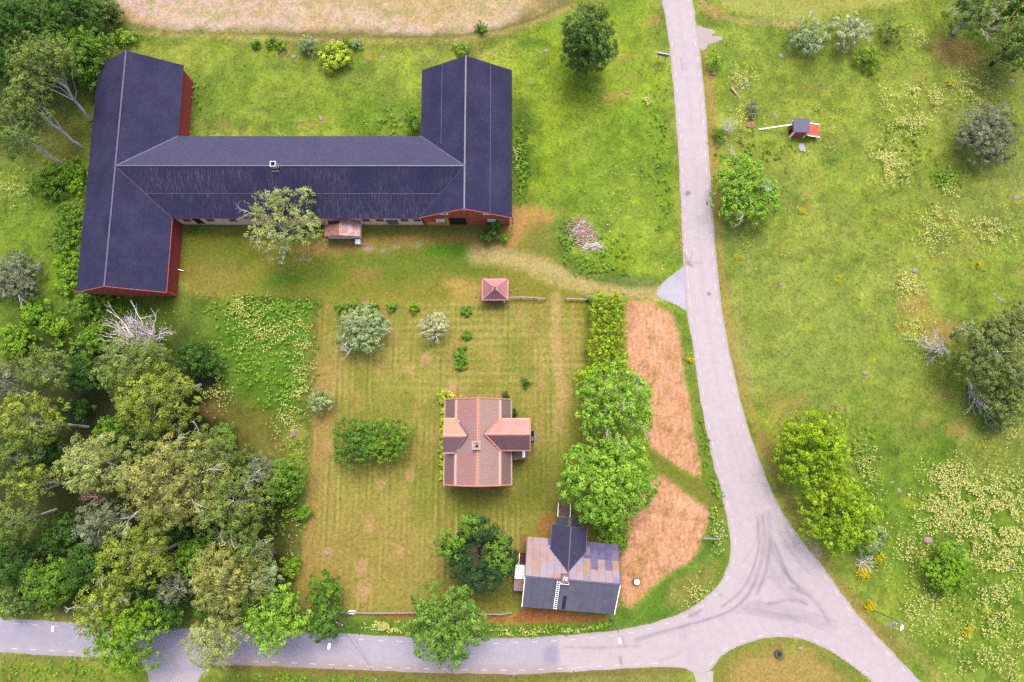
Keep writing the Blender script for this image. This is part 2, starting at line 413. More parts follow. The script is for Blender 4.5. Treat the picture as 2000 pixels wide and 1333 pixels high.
F.blend(i, ins*.6*np.clip((fbm(q[:, 0]*1.6, q[:, 1]*.6, 3, 4, 5)-.54)*5, 0, 1), C(196, 162, 98))
Z([(600, 1000), (820, 980), (860, 1190), (590, 1190)], C(182, 156, 86), 4, 3, 5, .5)
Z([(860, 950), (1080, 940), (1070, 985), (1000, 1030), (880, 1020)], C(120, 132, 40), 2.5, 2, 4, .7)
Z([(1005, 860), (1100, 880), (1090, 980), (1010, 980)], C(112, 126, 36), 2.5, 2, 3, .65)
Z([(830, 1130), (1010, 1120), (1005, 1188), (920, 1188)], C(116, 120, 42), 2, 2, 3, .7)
Z([(660, 870), (830, 860), (820, 940), (680, 930)], C(136, 136, 48), 3, 2, 4, .5)  # pool of shade under the fruit tree pair, painted into the lawn colour
Z([(600, 640), (640, 600), (640, 1000), (598, 1180), (582, 1180), (596, 860)], C(182, 150, 86), 1.2, 1, 2, .55)
Z([(1140, 600), (1152, 600), (1152, 720), (1136, 720)], C(112, 126, 46), .8, .6, 2, .7)  # shade along the hedge's west side, painted as a darker lawn strip
F.streak([(1086, 580), (1084, 660), (1090, 720), (1098, 770), (1090, 830)], 1.8, C(218, 182, 118), .75, mott=.6)
F.streak([(1060, 600), (1058, 680), (1062, 760)], 1.0, C(200, 172, 104), .5, mott=.7)
F.streak([(1040, 610), (1036, 700)], 1.2, C(186, 156, 90), .4, mott=.7)
F.streak([(978, 600), (976, 690), (974, 770)], .35, C(190, 176, 110), .4)
F.streak([(870, 776), (1000, 768)], .8, C(196, 156, 104), .6)
for px, py, r in ((800, 930, 10), (745, 945, 8), (640, 1080, 8), (705, 1110, 12), (720, 1030, 10), (780, 1080, 8), (710, 1150, 14), (830, 700, 10), (640, 870, 10), (800, 720, 8), (880, 760, 14), (850, 1060, 6)):
    F.spot(px, py, r*1.4, r*1.6, C(226, 178, 130), .6, seed=px)
# dry cut fields by the road
SOIL1 = [(1219, 589), (1262, 588), (1300, 606), (1322, 622), (1330, 680), (1338, 740), (1350, 820), (1362, 880), (1372, 932), (1350, 925), (1300, 895), (1258, 866), (1275, 800), (1262, 745), (1222, 722)]
SOIL2 = [(1282, 924), (1330, 955), (1370, 985), (1388, 1000), (1384, 1025), (1366, 1062), (1358, 1092), (1310, 1118), (1265, 1150), (1232, 1186), (1214, 1180), (1212, 1060), (1228, 1010), (1250, 980)]
for S in (SOIL1, SOIL2): Z(S, C(244, 182, 140), .3, .35, 1.2, 1, tall=0, smooth=1)
for S in (SOIL1, SOIL2):
    p = Gl(S); i = F.near(p.min(0), p.max(0)); q = F.P[i]; ins = np.clip(.5-sd_poly(q, p), 0, 1)
    F.col[i] *= (1+ins*.26*np.sin(q[:, 0]*2*math.pi/1.0+q[:, 1]*.9)*fbm(q[:, 0]*2, q[:, 1]*.3, 2, 3, 1))[:, None]
    F.blend(i, ins*.75*np.clip((fbm(q[:, 0], q[:, 1]*.6, 1.6, 4, 5)-.5)*5, 0, 1), C(222, 166, 112))
    F.blend(i, ins*.6*np.clip((fbm(q[:, 0], q[:, 1], 4, 4, 6)-.55)*6, 0, 1), C(250, 196, 160))
    F.blend(i, ins*.55*np.clip((fbm(q[:, 0], q[:, 1], 1.1, 4, 2)-.62)*9, 0, 1), C(150, 134, 70))
    F.col[i] *= (1+ins*(fbm(q[:, 0], q[:, 1], .7, 2, 4)-.5)*.35)[:, None]
Z([(1260, 868), (1300, 900), (1372, 942), (1405, 975), (1415, 1010), (1392, 1002), (1330, 952), (1284, 922), (1272, 900)], C(138, 144, 56), .5, .5, 1.5, 1, tall=.1)
F.streak([(1092, 440), (1094, 480), (1108, 508), (1140, 530), (1200, 546), (1262, 552), (1290, 545)], 2.4, C(92, 128, 44), .75, soft=.5, mott=.5, tall=1)
F.streak([(620, 592), (560, 588), (480, 586)], 1.6, C(70, 106, 36), .7, soft=.5, tall=1)
F.streak([(617, 600), (612, 700), (602, 860), (590, 980), (582, 1100)], 1.0, C(84, 122, 40), .7, soft=.5, tall=1)
# roadside verges
Z([(1320, 615), (1340, 622), (1352, 680), (1364, 760), (1380, 850), (1402, 930), (1412, 975), (1408, 985), (1374, 938), (1364, 880), (1350, 800), (1338, 720), (1330, 660)], C(128, 152, 52), .5, .6, 2, .9, tall=.8)
Z([(1392, 1000), (1420, 1020), (1428, 1070), (1410, 1140), (1370, 1175), (1300, 1212), (1180, 1236), (1010, 1246), (700, 1242), (590, 1238), (590, 1205), (830, 1212), (1010, 1222), (1200, 1214), (1240, 1186), (1300, 1128), (1360, 1094), (1372, 1062)], C(112, 148, 48), .6, .6, 2, 1, tall=.9)
Z([(1300, 1190), (1290, 1160), (1370, 1105), (1400, 1090), (1395, 1130), (1350, 1180)], C(172, 158, 88), 1, 1, 2, .65, tall=.4)
Z([(730, 1200), (900, 1200), (1005, 1204), (1012, 1194), (1030, 1184), (1120, 1196), (1195, 1206), (1190, 1214), (1000, 1218), (900, 1212), (740, 1208)], C(190, 120, 74), .35, .4, 1, .95, tall=.05)
Z([(1200, 1060), (1216, 1050), (1214, 1180), (1202, 1190)], C(190, 140, 90), .5, .5, 1, .8, tall=0)
Z([(1050, 1010), (1086, 1000), (1080, 1046), (1050, 1046)], C(186, 130, 80), .6, .6, 1, .9, tall=0)
Z([(1014, 1040), (1030, 1050), (1026, 1100), (1012, 1096)], C(172, 124, 78), .4, .4, 1, .8, tall=0)
F.streak([(1388, 130), (1392, 260), (1400, 400), (1410, 520), (1424, 640), (1440, 720), (1462, 790), (1490, 880)], 1.0, C(194, 156, 90), .75, soft=.5, mott=.6, tall=.1)
F.streak([(1372, 60), (1384, 180), (1392, 330)], 1.0, C(190, 150, 84), .6, soft=.5, mott=.6, tall=.1)
F.streak([(1432, 560), (1444, 640), (1452, 700), (1468, 760)], 1.4, C(180, 168, 104), .5, soft=.8, mott=.6)
F.streak([(1320, 180), (1328, 330), (1330, 420), (1334, 500)], 1.6, C(178, 172, 84), .6, soft=.8, mott=.7)
F.streak([(1490, 850), (1510, 920), (1540, 985), (1580, 1050), (1640, 1140), (1700, 1215), (1760, 1275)], 1.6, C(164, 140, 78), .75, soft=.7, mott=.6, tall=.2)
F.streak([(1760, 1240), (1800, 1290), (1830, 1333)], 1.4, C(182, 172, 100), .6, soft=.8)
F.streak([(1640, 1160), (1700, 1230), (1725, 1255)], 1.2, C(196, 164, 92), .6, soft=.6)
Z([(1576, 1050), (1600, 1070), (1612, 1095), (1596, 1092), (1580, 1070)], C(206, 180, 158), .5, .6, 1, .8, tall=0)
Z([(1495, 770), (1580, 760), (1570, 800), (1510, 830), (1502, 960), (1490, 880)], C(182, 158, 84), 1.5, 2, 3, .6, tall=.2)
F.streak([(0, 1202), (180, 1214)], 1.0, C(140, 140, 70), .6)
F.streak([(0, 1284), (200, 1292)], .8, C(150, 128, 88), .5, tall=0)
F.streak([(430, 1304), (640, 1312), (760, 1318), (1000, 1324), (1200, 1313), (1330, 1310)], .9, C(150, 118, 74), .7, tall=0)
# island at the junction
Z([(1392, 1420), (1388, 1320), (1404, 1290), (1440, 1266), (1490, 1250), (1530, 1246), (1570, 1252), (1610, 1270), (1650, 1296), (1690, 1330), (1730, 1420)], C(150, 152, 66), .3, .3, 2, 1, tall=.3)
Z([(1420, 1420), (1418, 1310), (1440, 1285), (1500, 1262), (1560, 1270), (1610, 1300), (1650, 1333), (1660, 1420)], C(196, 166, 96), 1, 1.2, 2.5, .85, tall=.1)
# loose dry, bare and stony spots in the meadow
rs = random.Random(5)
for px, py, r in ((1105, 82, 12), (1222, 115, 14), (1228, 150, 10), (1190, 190, 18), (1220, 185, 14), (1275, 40, 20), (1390, 25, 24), (1580, 175, 9), (1613, 176, 8), (1597, 180, 6), (1790, 150, 12), (1860, 100, 40), (1512, 225, 8), (1835, 95, 20), (1880, 110, 40), (1574, 378, 8), (1720, 428, 8), (1653, 452, 8), (1710, 470, 6), (1702, 636, 8), (1830, 640, 40), (1780, 600, 30), (1840, 770, 9), (1890, 823, 8), (1845, 650, 24), (560, 100, 20), (720, 112, 16), (435, 245, 10), (590, 245, 10), (628, 235, 12), (410, 805, 20), (580, 846, 14), (545, 870, 10), (1630, 1000, 6), (1525, 560, 7), (1790, 590, 20), (1760, 640, 14), (1870, 840, 22)):
    F.spot(px, py, r*1.3, r, C(196, 156, 96), .4, tall=.4, seed=px)
for k in range(170):
    px, py = rs.uniform(1420, 2000), rs.uniform(60, 1300)
    F.spot(px, py, rs.uniform(6, 24), rs.uniform(5, 16), rs.choice((C(176, 190, 60), C(98, 130, 44), C(160, 150, 78), C(120, 150, 46))), rs.uniform(.3, .6), seed=k)
for k in range(60):
    px, py = rs.uniform(1010, 1320), rs.uniform(60, 540)
    F.spot(px, py, rs.uniform(6, 22), rs.uniform(5, 14), rs.choice((C(178, 194, 44), C(104, 136, 52), C(150, 174, 60))), rs.uniform(.3, .55), seed=k)
for k in range(60):
    px, py = rs.uniform(360, 830), rs.uniform(95, 265)
    F.spot(px, py, rs.uniform(6, 20), rs.uniform(5, 12), rs.choice((C(168, 188, 44), C(104, 136, 52), C(150, 160, 74))), rs.uniform(.3, .5), seed=k)
F.col *= (1+.12*np.clip(F.tall, 0, 1))[:, None]
tw = np.clip(F.tall, 0, 1)[:, None]; qx, qy = F.P[:, 0], F.P[:, 1]
va = (fbm(qx, qy, 1.5, 3, 6)-.5)[:, None]; vb = (fbm(qx, qy, 3.6, 3, 1)-.5)[:, None]; vc = (fbm(qx, qy, 6.5, 3, 7)-.5)[:, None]
F.col *= 1+tw*(va*.65+vb*np.array((.45, .28, .1))+vc*np.array((.4, .22, .7)))
lw = np.clip(1-tw*4, 0, 1); F.col *= 1+lw*((fbm(qx, qy, 1.0, 3, 3)-.5)[:, None]*.28)
# relief: mown ground is flat, the meadow uneven
q = F.P; inview = (np.abs(q[:, 0]) < 104.5) & (q[:, 1] > -46.5) & (q[:, 1] < 90.5)
hz = np.where(inview, F.tall*(0.25*fbm(q[:, 0], q[:, 1], 2.2, 4, 2)+.10*np.random.RandomState(4).rand(len(q)))-.06, 0)
ROADLINE = None
GZ = hz

# ------------------------------------------------------------------ roads
ROAD = [(1278, -120), (1285, -60), (1292, 0), (1300, 40), (1308, 100), (1316, 180), (1322, 260), (1326, 330), (1330, 420), (1334, 500), (1337, 560), (1341, 610), (1350, 660), (1360, 730), (1372, 810), (1385, 870), (1397, 920), (1407, 955), (1412, 985), (1421, 1020), (1427, 1055), (1427, 1080), (1420, 1110), (1405, 1140), (1380, 1165), (1350, 1187), (1310, 1206), (1260, 1221), (1200, 1232), (1120, 1240), (1000, 1247), (900, 1247), (800, 1244), (700, 1239), (580, 1233), (480, 1230), (400, 1228), (300, 1226), (180, 1219), (100, 1213), (0, 1207), (-120, 1200),
        (-120, 1269), (0, 1275), (100, 1280), (195, 1284), (255, 1286), (272, 1290), (284, 1306), (293, 1333), (296, 1400), (368, 1400), (386, 1332), (402, 1309), (425, 1299), (500, 1300), (600, 1304), (730, 1311), (850, 1315), (1000, 1318), (1100, 1314), (1200, 1307), (1300, 1303), (1335, 1304), (1352, 1312), (1366, 1318), (1385, 1314), (1395, 1300), (1410, 1281), (1440, 1262), (1480, 1249), (1520, 1243), (1560, 1247), (1600, 1260), (1640, 1284), (1680, 1313), (1705, 1333), (1790, 1420),
        (1880, 1420), (1800, 1333), (1740, 1270), (1690, 1218), (1650, 1168), (1610, 1110), (1570, 1060), (1540, 1020), (1520, 985), (1500, 940), (1480, 890), (1465, 850), (1450, 800), (1438, 745), (1425, 690), (1414, 630), (1406, 570), (1399, 500), (1393, 430), (1388, 350), (1384, 290), (1378, 200), (1370, 120), (1362, 60), (1352, 0), (1340, -60), (1330, -120)]
road_poly = chaikin(Gl(ROAD), 2); road_poly = resample(np.vstack([road_poly, road_poly[:1]]), .6)
_t = np.roll(road_poly, -1, 0)-np.roll(road_poly, 1, 0); _t /= np.hypot(*_t.T)[:, None]+1e-9
road_poly = road_poly+np.c_[-_t[:, 1], _t[:, 0]]*((fbm(road_poly[:, 0], road_poly[:, 1], 1.6, 3, 4)-.5)*.32)[:, None]
RM = ground_mat('asphalt', .9, 5, .085, .004, .9, .2)
P, Fq = grid_region(road_poly, 0.22)
rc = np.empty((len(P), 3)); rc[:] = C(238, 220, 228)
R = Field(P, rc)
nn = fbm(P[:, 0], P[:, 1], 9, 4, 3); R.blend(np.arange(len(P)), np.clip((nn-.45)*3, 0, 1)*.5, C(226, 210, 222))
R.zone([(-150, 1180), (1092, 1225), (1090, 1330), (-150, 1300)], C(214, 206, 228), .3, .1, 2, .85, smooth=0)
R.zone([(-150, 1200), (500, 1220), (560, 1330), (-150, 1300)], C(202, 194, 218), 3, 2, 4, .8)
R.streak([(-100, 1262), (150, 1274), (300, 1282), (600, 1290), (900, 1300), (1080, 1300)], 1.6, C(222, 206, 214), .7, soft=.8)
R.streak([(440, 1290), (700, 1304), (850, 1308), (1000, 1311), (1100, 1308)], .9, C(212, 176, 160), .6, soft=.6)
R.zone([(560, 1250), (610, 1248), (620, 1300), (565, 1298)], C(178, 174, 200), .8, .5, 1, .6)
R.zone([(1060, 1262), (1092, 1262), (1092, 1300), (1062, 1296)], C(176, 172, 204), .4, .3, 1, .6)
R.zone([(500, 1258), (560, 1262), (550, 1292), (500, 1290)], C(206, 190, 206), .8, .5, 1, .6)
R.streak([(690, 1240), (726, 1306)], .06, C(110, 104, 140), .6, soft=.1, mott=.2)  # overhead cable's shadow, painted as a thin dark line on the asphalt
# wheel tracks on the main road
for off in (.28, .42, .60, .74):
    l = [(a[0]*(1-off)+b[0]*off, a[1]*(1-off)+b[1]*off) for a, b in zip([(1292, 0), (1316, 180), (1328, 360), (1334, 500), (1350, 660), (1372, 810), (1407, 955), (1424, 1040)], [(1352, 0), (1378, 200), (1388, 360), (1399, 500), (1420, 660), (1452, 810), (1508, 955), (1560, 1045)])]
    R.streak(l, .5, C(244, 230, 238), .55, soft=.4, mott=.6)
R.streak([(1322, 0), (1347, 180), (1358, 360), (1366, 500), (1385, 660), (1412, 810), (1456, 955)], .5, C(226, 212, 224), .5, soft=.4, mott=.6)
R.streak([(1378, 60), (1388, 200), (1394, 400), (1404, 560), (1420, 650), (1440, 740), (1470, 850)], .35, C(214, 182, 168), .5, soft=.3, mott=.6)
# tyre marks of the junction
TY = C(120, 108, 138); rsr = random.Random(2)
for l, w, a in (([(1488, 1005), (1494, 1050), (1486, 1100), (1470, 1150), (1440, 1185), (1400, 1205), (1330, 1225), (1240, 1250)], .35, .45),
                ([(1478, 1010), (1484, 1060), (1472, 1110), (1450, 1155), (1410, 1185)], .25, .4),
                ([(1500, 1000), (1506, 1060), (1496, 1120), (1478, 1160)], .25, .4),
                ([(1502, 1050), (1520, 1100), (1552, 1140), (1590, 1170), (1620, 1215)], .3, .4),
                ([(1498, 1070), (1508, 1120), (1540, 1160), (1572, 1180)], .8, .4),
                ([(1512, 1060), (1540, 1130), (1560, 1150)], .5, .4),
                ([(1460, 1180), (1500, 1190), (1560, 1200), (1622, 1222)], 1.2, .45),
                ([(1440, 1190), (1500, 1200), (1570, 1210)], .8, .35),
                ([(1500, 1180), (1550, 1170), (1576, 1180)], .5, .35),
                ([(1455, 1130), (1480, 1140), (1500, 1130)], 1.4, .25),
                ([(1530, 1115), (1540, 1128)], .9, .5), ([(1545, 1148), (1580, 1165)], .6, .4),
                ([(1450, 1100), (1478, 1060), (1480, 1020)], .2, .3), ([(1508, 1010), (1540, 1075), (1580, 1120)], .3, .25),
                ([(1340, 1060), (1360, 1110)], .3, .2), ([(1250, 1262), (1160, 1266), (1100, 1264)], .3, .35),
                ([(1336, 495), (1345, 518), (1352, 520)], .35, .55), ([(1347, 514), (1352, 494)], .2, .5), ([(1338, 512), (1370, 514)], .12, .5), ([(1340, 517), (1350, 517)], .35, .5),
                ([(1330, 115), (1334, 138)], .3, .45), ([(1342, 1195), (1358, 1202)], .7, .4), ([(1335, 1225), (1338, 1245)], .9, .25), ([(1345, 1275), (1352, 1290)], .8, .25), ([(1211, 1284), (1213, 1296)], .5, .5), ([(1345, 1205), (1370, 1192)], .4, .4),
                ([(1400, 1155), (1410, 1165)], .4, .4), ([(1214, 1244), (1220, 1260)], .5, .3)):
    if len(l) > 3 or w > .6:
        for k_ in range(4):
            o_ = (k_-1.5)*w*9; l2 = [(p_[0]+o_*.6+rsr.uniform(-2, 2), p_[1]-o_*.5+rsr.uniform(-2, 2)) for p_ in l]
            R.streak(l2, .16, TY, a*.55, soft=.16, mott=.95, ns=1.6, seed=k_)
        R.streak(l, w*1.4, TY, a*.25, soft=.5, mott=.9, ns=1.5)
    else: R.streak(l, w*.8, TY, a*1.1, soft=.2, mott=.8, ns=.8)
R.streak([(1290, 1290), (1330, 1276)], .3, C(214, 170, 110), .4)
for px, py, r in ((1344, 378, 3.2), (1385, 574, 2)): R.spot(px, py, r*2, r*2, C(140, 130, 150), .7, soft=.3)
# ragged pale rim where the asphalt breaks into the verge
dr = -sd_poly(P, chaikin(Gl(ROAD), 1))
R.blend(np.arange(len(P)), np.clip(1-dr/.45, 0, 1)*.45*np.clip(fbm(P[:, 0], P[:, 1], 1.0, 3, 2)*1.6, 0, 1), C(196, 176, 160))
R.col *= np.array((.90, .91, .89))
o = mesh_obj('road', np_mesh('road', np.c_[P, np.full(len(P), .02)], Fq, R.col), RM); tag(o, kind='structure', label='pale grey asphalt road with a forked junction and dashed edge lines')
road = o
# the ground must stay under the road
ii = F.near(road_poly.min(0)-1, road_poly.max(0)+1)
rp2 = chaikin(Gl(ROAD), 1); dd = np.concatenate([sd_poly(q, rp2) for q in np.array_split(F.P[ii], 12)])
GZ[ii] = np.where(dd < 0.6, np.minimum(GZ[ii], -.03), GZ[ii])
F.tall[ii] = np.where(dd < 0.35, 0, F.tall[ii])

def sheet(name, pts, z, col, mat, label=None, cell=.3, it=2):
    poly = chaikin(Gl(pts), it); P, Fq = grid_region(poly, cell)
    f = Field(P, np.tile(np.array(col), (len(P), 1))); n = fbm(P[:, 0], P[:, 1], 2.5, 4, 2)
    f.col *= (.86+.28*n)[:, None]
    i = F.near(poly.min(0)-1, poly.max(0)+1); d = sd_poly(F.P[i], poly)
    GZ[i] = np.where(d < .4, np.minimum(GZ[i], -.03), GZ[i]); F.tall[i] = np.where(d < .2, 0, F.tall[i])
    o = mesh_obj(name, np_mesh(name, np.c_[P, np.full(len(P), z)], Fq, f.col), mat)
    tag(o, kind='structure', label=label); return o
sheet('driveway_apron', [(1282, 572), (1288, 560), (1302, 545), (1322, 530), (1336, 518), (1337, 520), (1340, 560), (1346, 614), (1340, 608), (1322, 597), (1290, 584), (1283, 580)], .016, C(214, 212, 226), RM, 'grey tarmac driveway apron joining the road')
GM = ground_mat('gravel', 2.5, 18, .16, .01)
sheet('path', [(1352, 1311), (1360, 1330), (1360, 1420), (1394, 1420), (1392, 1330), (1394, 1305), (1386, 1312), (1366, 1316)], .012, C(220, 208, 204), GM, 'pale gravel path leaving the road beside the grass island', it=1)
sheet('gravel_track', [(1360, 48), (1370, 52), (1378, 56), (1395, 58), (1400, 64), (1390, 68), (1384, 74), (1405, 70), (1414, 76), (1400, 84), (1385, 86), (1378, 98), (1366, 100), (1358, 70)], .012, C(214, 200, 198), GM, 'patch of pale gravel at a field entrance', it=1)

# dashed edge lines: each dash is a piece of the road
PAINT = plain('road_paint', C(255, 250, 246, 1.12), C(246, 236, 238), 3, .06, .7)
dash = MB().box((0, 0, 0), (.95, .10, .006)).build('edge_dash', PAINT)
COL.objects.unlink(dash); first = True
def dashes(pts, side, off, gap=3.0):
    l = chaikin(Gl(pts), 2, False); l = resample(l, .5)
    t = np.gradient(l, axis=0); t /= np.hypot(*t.T)[:, None]
    l = l+np.c_[-t[:, 1], t[:, 0]]*side*off
    r = resample(l, gap)
    for a, b in zip(r[:-1], r[1:]):
        m = a; an = math.atan2(*(b-a)[::-1])
        o = dash.copy(); link(o, road); o.location = (m[0], m[1], .0265); o.rotation_euler = (0, 0, an)
def seg(a, b): return ROAD[ROAD.index(a):ROAD.index(b)+1]
dashes(seg((1285, -60), (1412, 985)), 1, .62); dashes(seg((1412, 985), (-120, 1200)), 1, .75, 3.05)
dashes(seg((-120, 1269), (255, 1286)), 1, .7); dashes(seg((425, 1299), (1335, 1304)), 1, .6)
dashes(seg((1395, 1300), (1790, 1420)), 1, .5); dashes(seg((1880, 1420), (1340, -60)), 1, .65)

# ------------------------------------------------------------------ buildings
ROOF = None
def corrugated(name, col, col2, wear, wearcol, axis_x=True, rough=.8, spec=.08, pitch=.18, wscale=(9, .35, 1)):
    """dark profiled sheet: fine ribs down the slope, weather streaks"""
    m, n, b = new_mat(name)
    v = texco(n)
    w = n.nodes.new('ShaderNodeTexWave'); w.wave_type = 'BANDS'; w.bands_direction = 'X' if axis_x else 'Y'
    w.inputs['Scale'].default_value = 1/pitch*math.pi/10; n.links.new(v, w.inputs['Vector'])
    f1 = noise(n, v, .25, 4, .6); f2 = noise(n, v, 4.5, 3, .8)
    c = mixc(n, ramp(n, f1, .35, .65, 0, 1), col, col2)
    k = ramp(n, f2, .3, .7, .62, 1.38)
    h = n.nodes.new('ShaderNodeVectorMath'); h.operation = 'SCALE'; n.links.new(c, h.inputs[0]); n.links.new(k, h.inputs['Scale'])
    c = h.outputs[0]
    if wear > 0:
        sv = mapping(n, v, wscale if axis_x else (wscale[1], wscale[0], 1))
        f3 = noise(n, sv, 1.0, 4, .75); f4 = noise(n, v, .12, 3, .5)
        fa = mul(n, ramp(n, f3, .58-.08*wear, .70, 0, 1), ramp(n, f4, .38, .58, 0, wear*.9))
        c = mixc(n, fa, c, wearcol)
    n.links.new(c, b.inputs['Base Color'])
    b.inputs['Roughness'].default_value = rough; b.inputs['Specular IOR Level'].default_value = spec
    bump(n, b, w.outputs['Fac'], .5, .02)
    return m
RB = corrugated('roof_sheet_wings', C(60, 59, 95), C(75, 74, 110), .2, C(116, 114, 156), False)
RBW = RB
RN = corrugated('roof_sheet_weathered', C(96, 94, 128), C(89, 88, 123), .3, C(132, 128, 160), True)
RS = corrugated('roof_sheet_streaked', C(64, 63, 102), C(70, 69, 106), 1.0, C(146, 140, 154), True)
CAP = plain('ridge_cap', C(120, 117, 152), C(94, 92, 126), 1.5, .25, .5)
def boards(name, col, col2, pitch=.16, ax=0, rough=.85):
    m, n, b = new_mat(name)
    v = texco(n); f1 = noise(n, mapping(n, v, (3, 3, .5)), 2.2, 5, .7); f2 = noise(n, v, 14, 2, .6)
    w = n.nodes.new('ShaderNodeTexWave'); w.bands_direction = 'XY'[ax]; w.wave_type = 'BANDS'
    w.inputs['Scale'].default_value = 1/pitch*math.pi/10; n.links.new(v, w.inputs['Vector'])
    c = mixc(n, ramp(n, f1, .42, .66, 0, 1), col, col2)
    k = mul(n, ramp(n, f2, .3, .7, .8, 1.2), ramp(n, w.outputs['Fac'], 0, .3, .7, 1.0))
    h = n.nodes.new('ShaderNodeVectorMath'); h.operation = 'SCALE'; n.links.new(c, h.inputs[0]); n.links.new(k, h.inputs['Scale'])
    n.links.new(h.outputs[0], b.inputs['Base Color']); b.inputs['Roughness'].default_value = rough
    bump(n, b, w.outputs['Fac'], .6, .02)
    return m
REDX = boards('red_boards', C(186, 66, 46, 2.3), C(206, 112, 78, 2.2), ax=0)
REDY = boards('red_boards_side', C(150, 36, 30, 1.9), C(160, 50, 40, 1.9), ax=1)
PLAST = plain('pink_plaster', C(236, 190, 176, 3.2), C(220, 172, 156, 3.0), 1.2, .16, .9, bumpd=.01)
WHITE = plain('white_paint', (.74, .72, .71), (.6, .58, .57), 4, .1, .6)
GREYP = plain('grey_door', C(150, 146, 156, 1.4), None, 3, .15, .7)
DARK = plain('dark_interior', (.006, .005, .005), None, 3, .3, .9)
GLASS, _n, _b = new_mat('window_glass'); _b.inputs['Base Color'].default_value = (.02, .022, .028, 1); _b.inputs['Roughness'].default_value = .12
REDTRIM = plain('red_trim', C(214, 110, 86, 1.9), C(196, 96, 76, 1.9), 3, .15, .7)
YEL = boards('bleached_boards', C(216, 170, 96, 2.4), C(196, 124, 78, 2.2), ax=0)

def gable_wall(m, x0, x1, y, ze, zr, th, inward):
    """pentagon wall in an xz plane"""
    xm = (x0+x1)/2; p = [(x0, 0), (x1, 0), (x1, ze), (xm, zr), (x0, ze)]
    vs = [(a, y, b) for a, b in p]+[(a, y+inward*th, b) for a, b in p]
    m.add(vs, [(0, 1, 2, 3, 4), (9, 8, 7, 6, 5)]+[(i, (i+1) % 5, (i+1) % 5+5, i+5) for i in range(5)])
def window_xz(par, x, z, y, w, h, panes=2, frame=WHITE, out=-1, fr=.14, pane_mat=GLASS):
    """window in a wall facing along -y: white frame with separate panes"""
    f = MB(); f.box((x, y+out*.05, z+h/2+fr/2), (w+2*fr, .10, fr)).box((x, y+out*.05, z-h/2-fr/2), (w+2*fr, .10, fr))
    for q in (-1, 1): f.box((x+q*(w/2+fr/2), y+out*.05, z), (fr, .10, h))
    for k in range(1, panes): f.box((x-w/2+w*k/panes, y+out*.05, z), (.1, .10, h))
    wo = f.build('window', frame, par)
    pw = w/panes
    for k in range(panes): MB().box((x-w/2+pw*(k+.5), y+out*.02, z), (pw-.1, .03, h)).build('pane', pane_mat, wo)
    return wo

barn = thing('barn', 'long U-shaped red barn with dark blue-grey sheet roofs across the yard', 'barn', (-36, 44.7, 0))
ZE, ZR = 4.75, 9.15
LX0, LX1, LXR, LY0, LY1 = -71.35, -56.6, -64.1, 24.75, 64.85      # west wing roof edges
RX0, RX1, RXR, RY0, RY1 = -15.5, 0.0, -7.65, 37.45, 63.95          # east wing
MY0, MY1, MYR = 37.4, 51.9, 44.7                                    # long wing
OV = .45
# walls
zt = ZE-.12
g = MB(); gable_wall(g, LX0+OV, LX1-OV, LY0+.35, zt, ZR-.4, .25, 1); g.build('gable_wall', REDX, barn)
g = MB(); gable_wall(g, LX0+OV, LX1-OV, LY1-.35, zt, ZR-.4, .25, -1); g.build('gable_wall', REDX, barn)
MB().box(((LX0+OV+.12), (LY0+LY1)/2, zt/2), (.24, LY1-LY0-1.3, zt)).build('side_wall', REDY, barn)
for a, b in ((LY0+.61, MY0+OV-.002), (MY1-OV+.002, LY1-.61)):
    MB().box((LX1-OV-.12, (a+b)/2, zt/2), (.24, b-a, zt)).build('side_wall', REDY, barn)
g = MB(); gable_wall(g, RX0+OV, RX1-OV, RY0+.38, zt, ZR-.4, .25, 1); g.build('gable_wall', REDX, barn)
g = MB(); gable_wall(g, RX0+OV, RX1-OV, RY1-.35, zt, ZR-.4, .25, -1); g.build('gable_wall', REDX, barn)
MB().box((RX1-OV-.12, (RY0+RY1)/2, zt/2), (.24, RY1-RY0-1.3, zt)).build('side_wall', REDY, barn)
MB().box((RX0+OV+.12, (MY1+RY1)/2-.5, zt/2), (.24, RY1-MY1, zt)).build('side_wall', REDY, barn)
MB().box(((LX1+RX0)/2-.1, MY0+OV+.12, zt/2), (RX0-LX1+.5, .24, zt)).build('plastered_wall', PLAST, barn)
MB().box(((LX1+RX0)/2-.1, MY1-OV-.12, zt/2), (RX0-LX1+.5, .24, zt)).build('plastered_wall', PLAST, barn)
# roof slopes, each laid in an upper and a lower course of sheets
def P3(x, y, z): return (x, y, z)
def course(name, poly, mat, th=.10):
    return MB().slab(poly, th).build(name, mat, barn)
def lerp3(a, b, t): return tuple(a[i]*(1-t)+b[i]*t for i in range(3))
def slope(ridge, eave, mat, t=.52):
    """ridge, eave: two point lists of the same length (left to right seen from outside)"""
    mid = [lerp3(r, e, t) for r, e in zip(ridge, eave)]
    lap = [lerp3(r, e, t+.012) for r, e in zip(ridge, eave)]
    up = [(p[0], p[1], p[2]+.035) for p in ridge]; lp = [(p[0], p[1], p[2]+.035) for p in lap]
    for i in range(len(ridge)-1):
        course('roof_sheets', [mid[i], eave[i], eave[i+1], mid[i+1]], mat)
        q = [up[i], lp[i], lp[i+1], up[i+1]]
        course('roof_sheets', q, mat)
A = (LXR, MYR, ZR)                       # ridges meet
B = (RXR, MYR, ZR)
iN, iS = (LX1, MY1, ZE), (LX1, MY0, ZE)
jN, jS = (RX0, MY1, ZE), (RX0, MY0, ZE)
slope([(LXR, LY1, ZR), A, (LXR, LY0, ZR)], [(LX0, LY1, ZE), (LX0, MYR, ZE), (LX0, LY0, ZE)], RBW)
slope([A, (LXR, LY1, ZR)], [iN, (LX1, LY1, ZE)], RB)
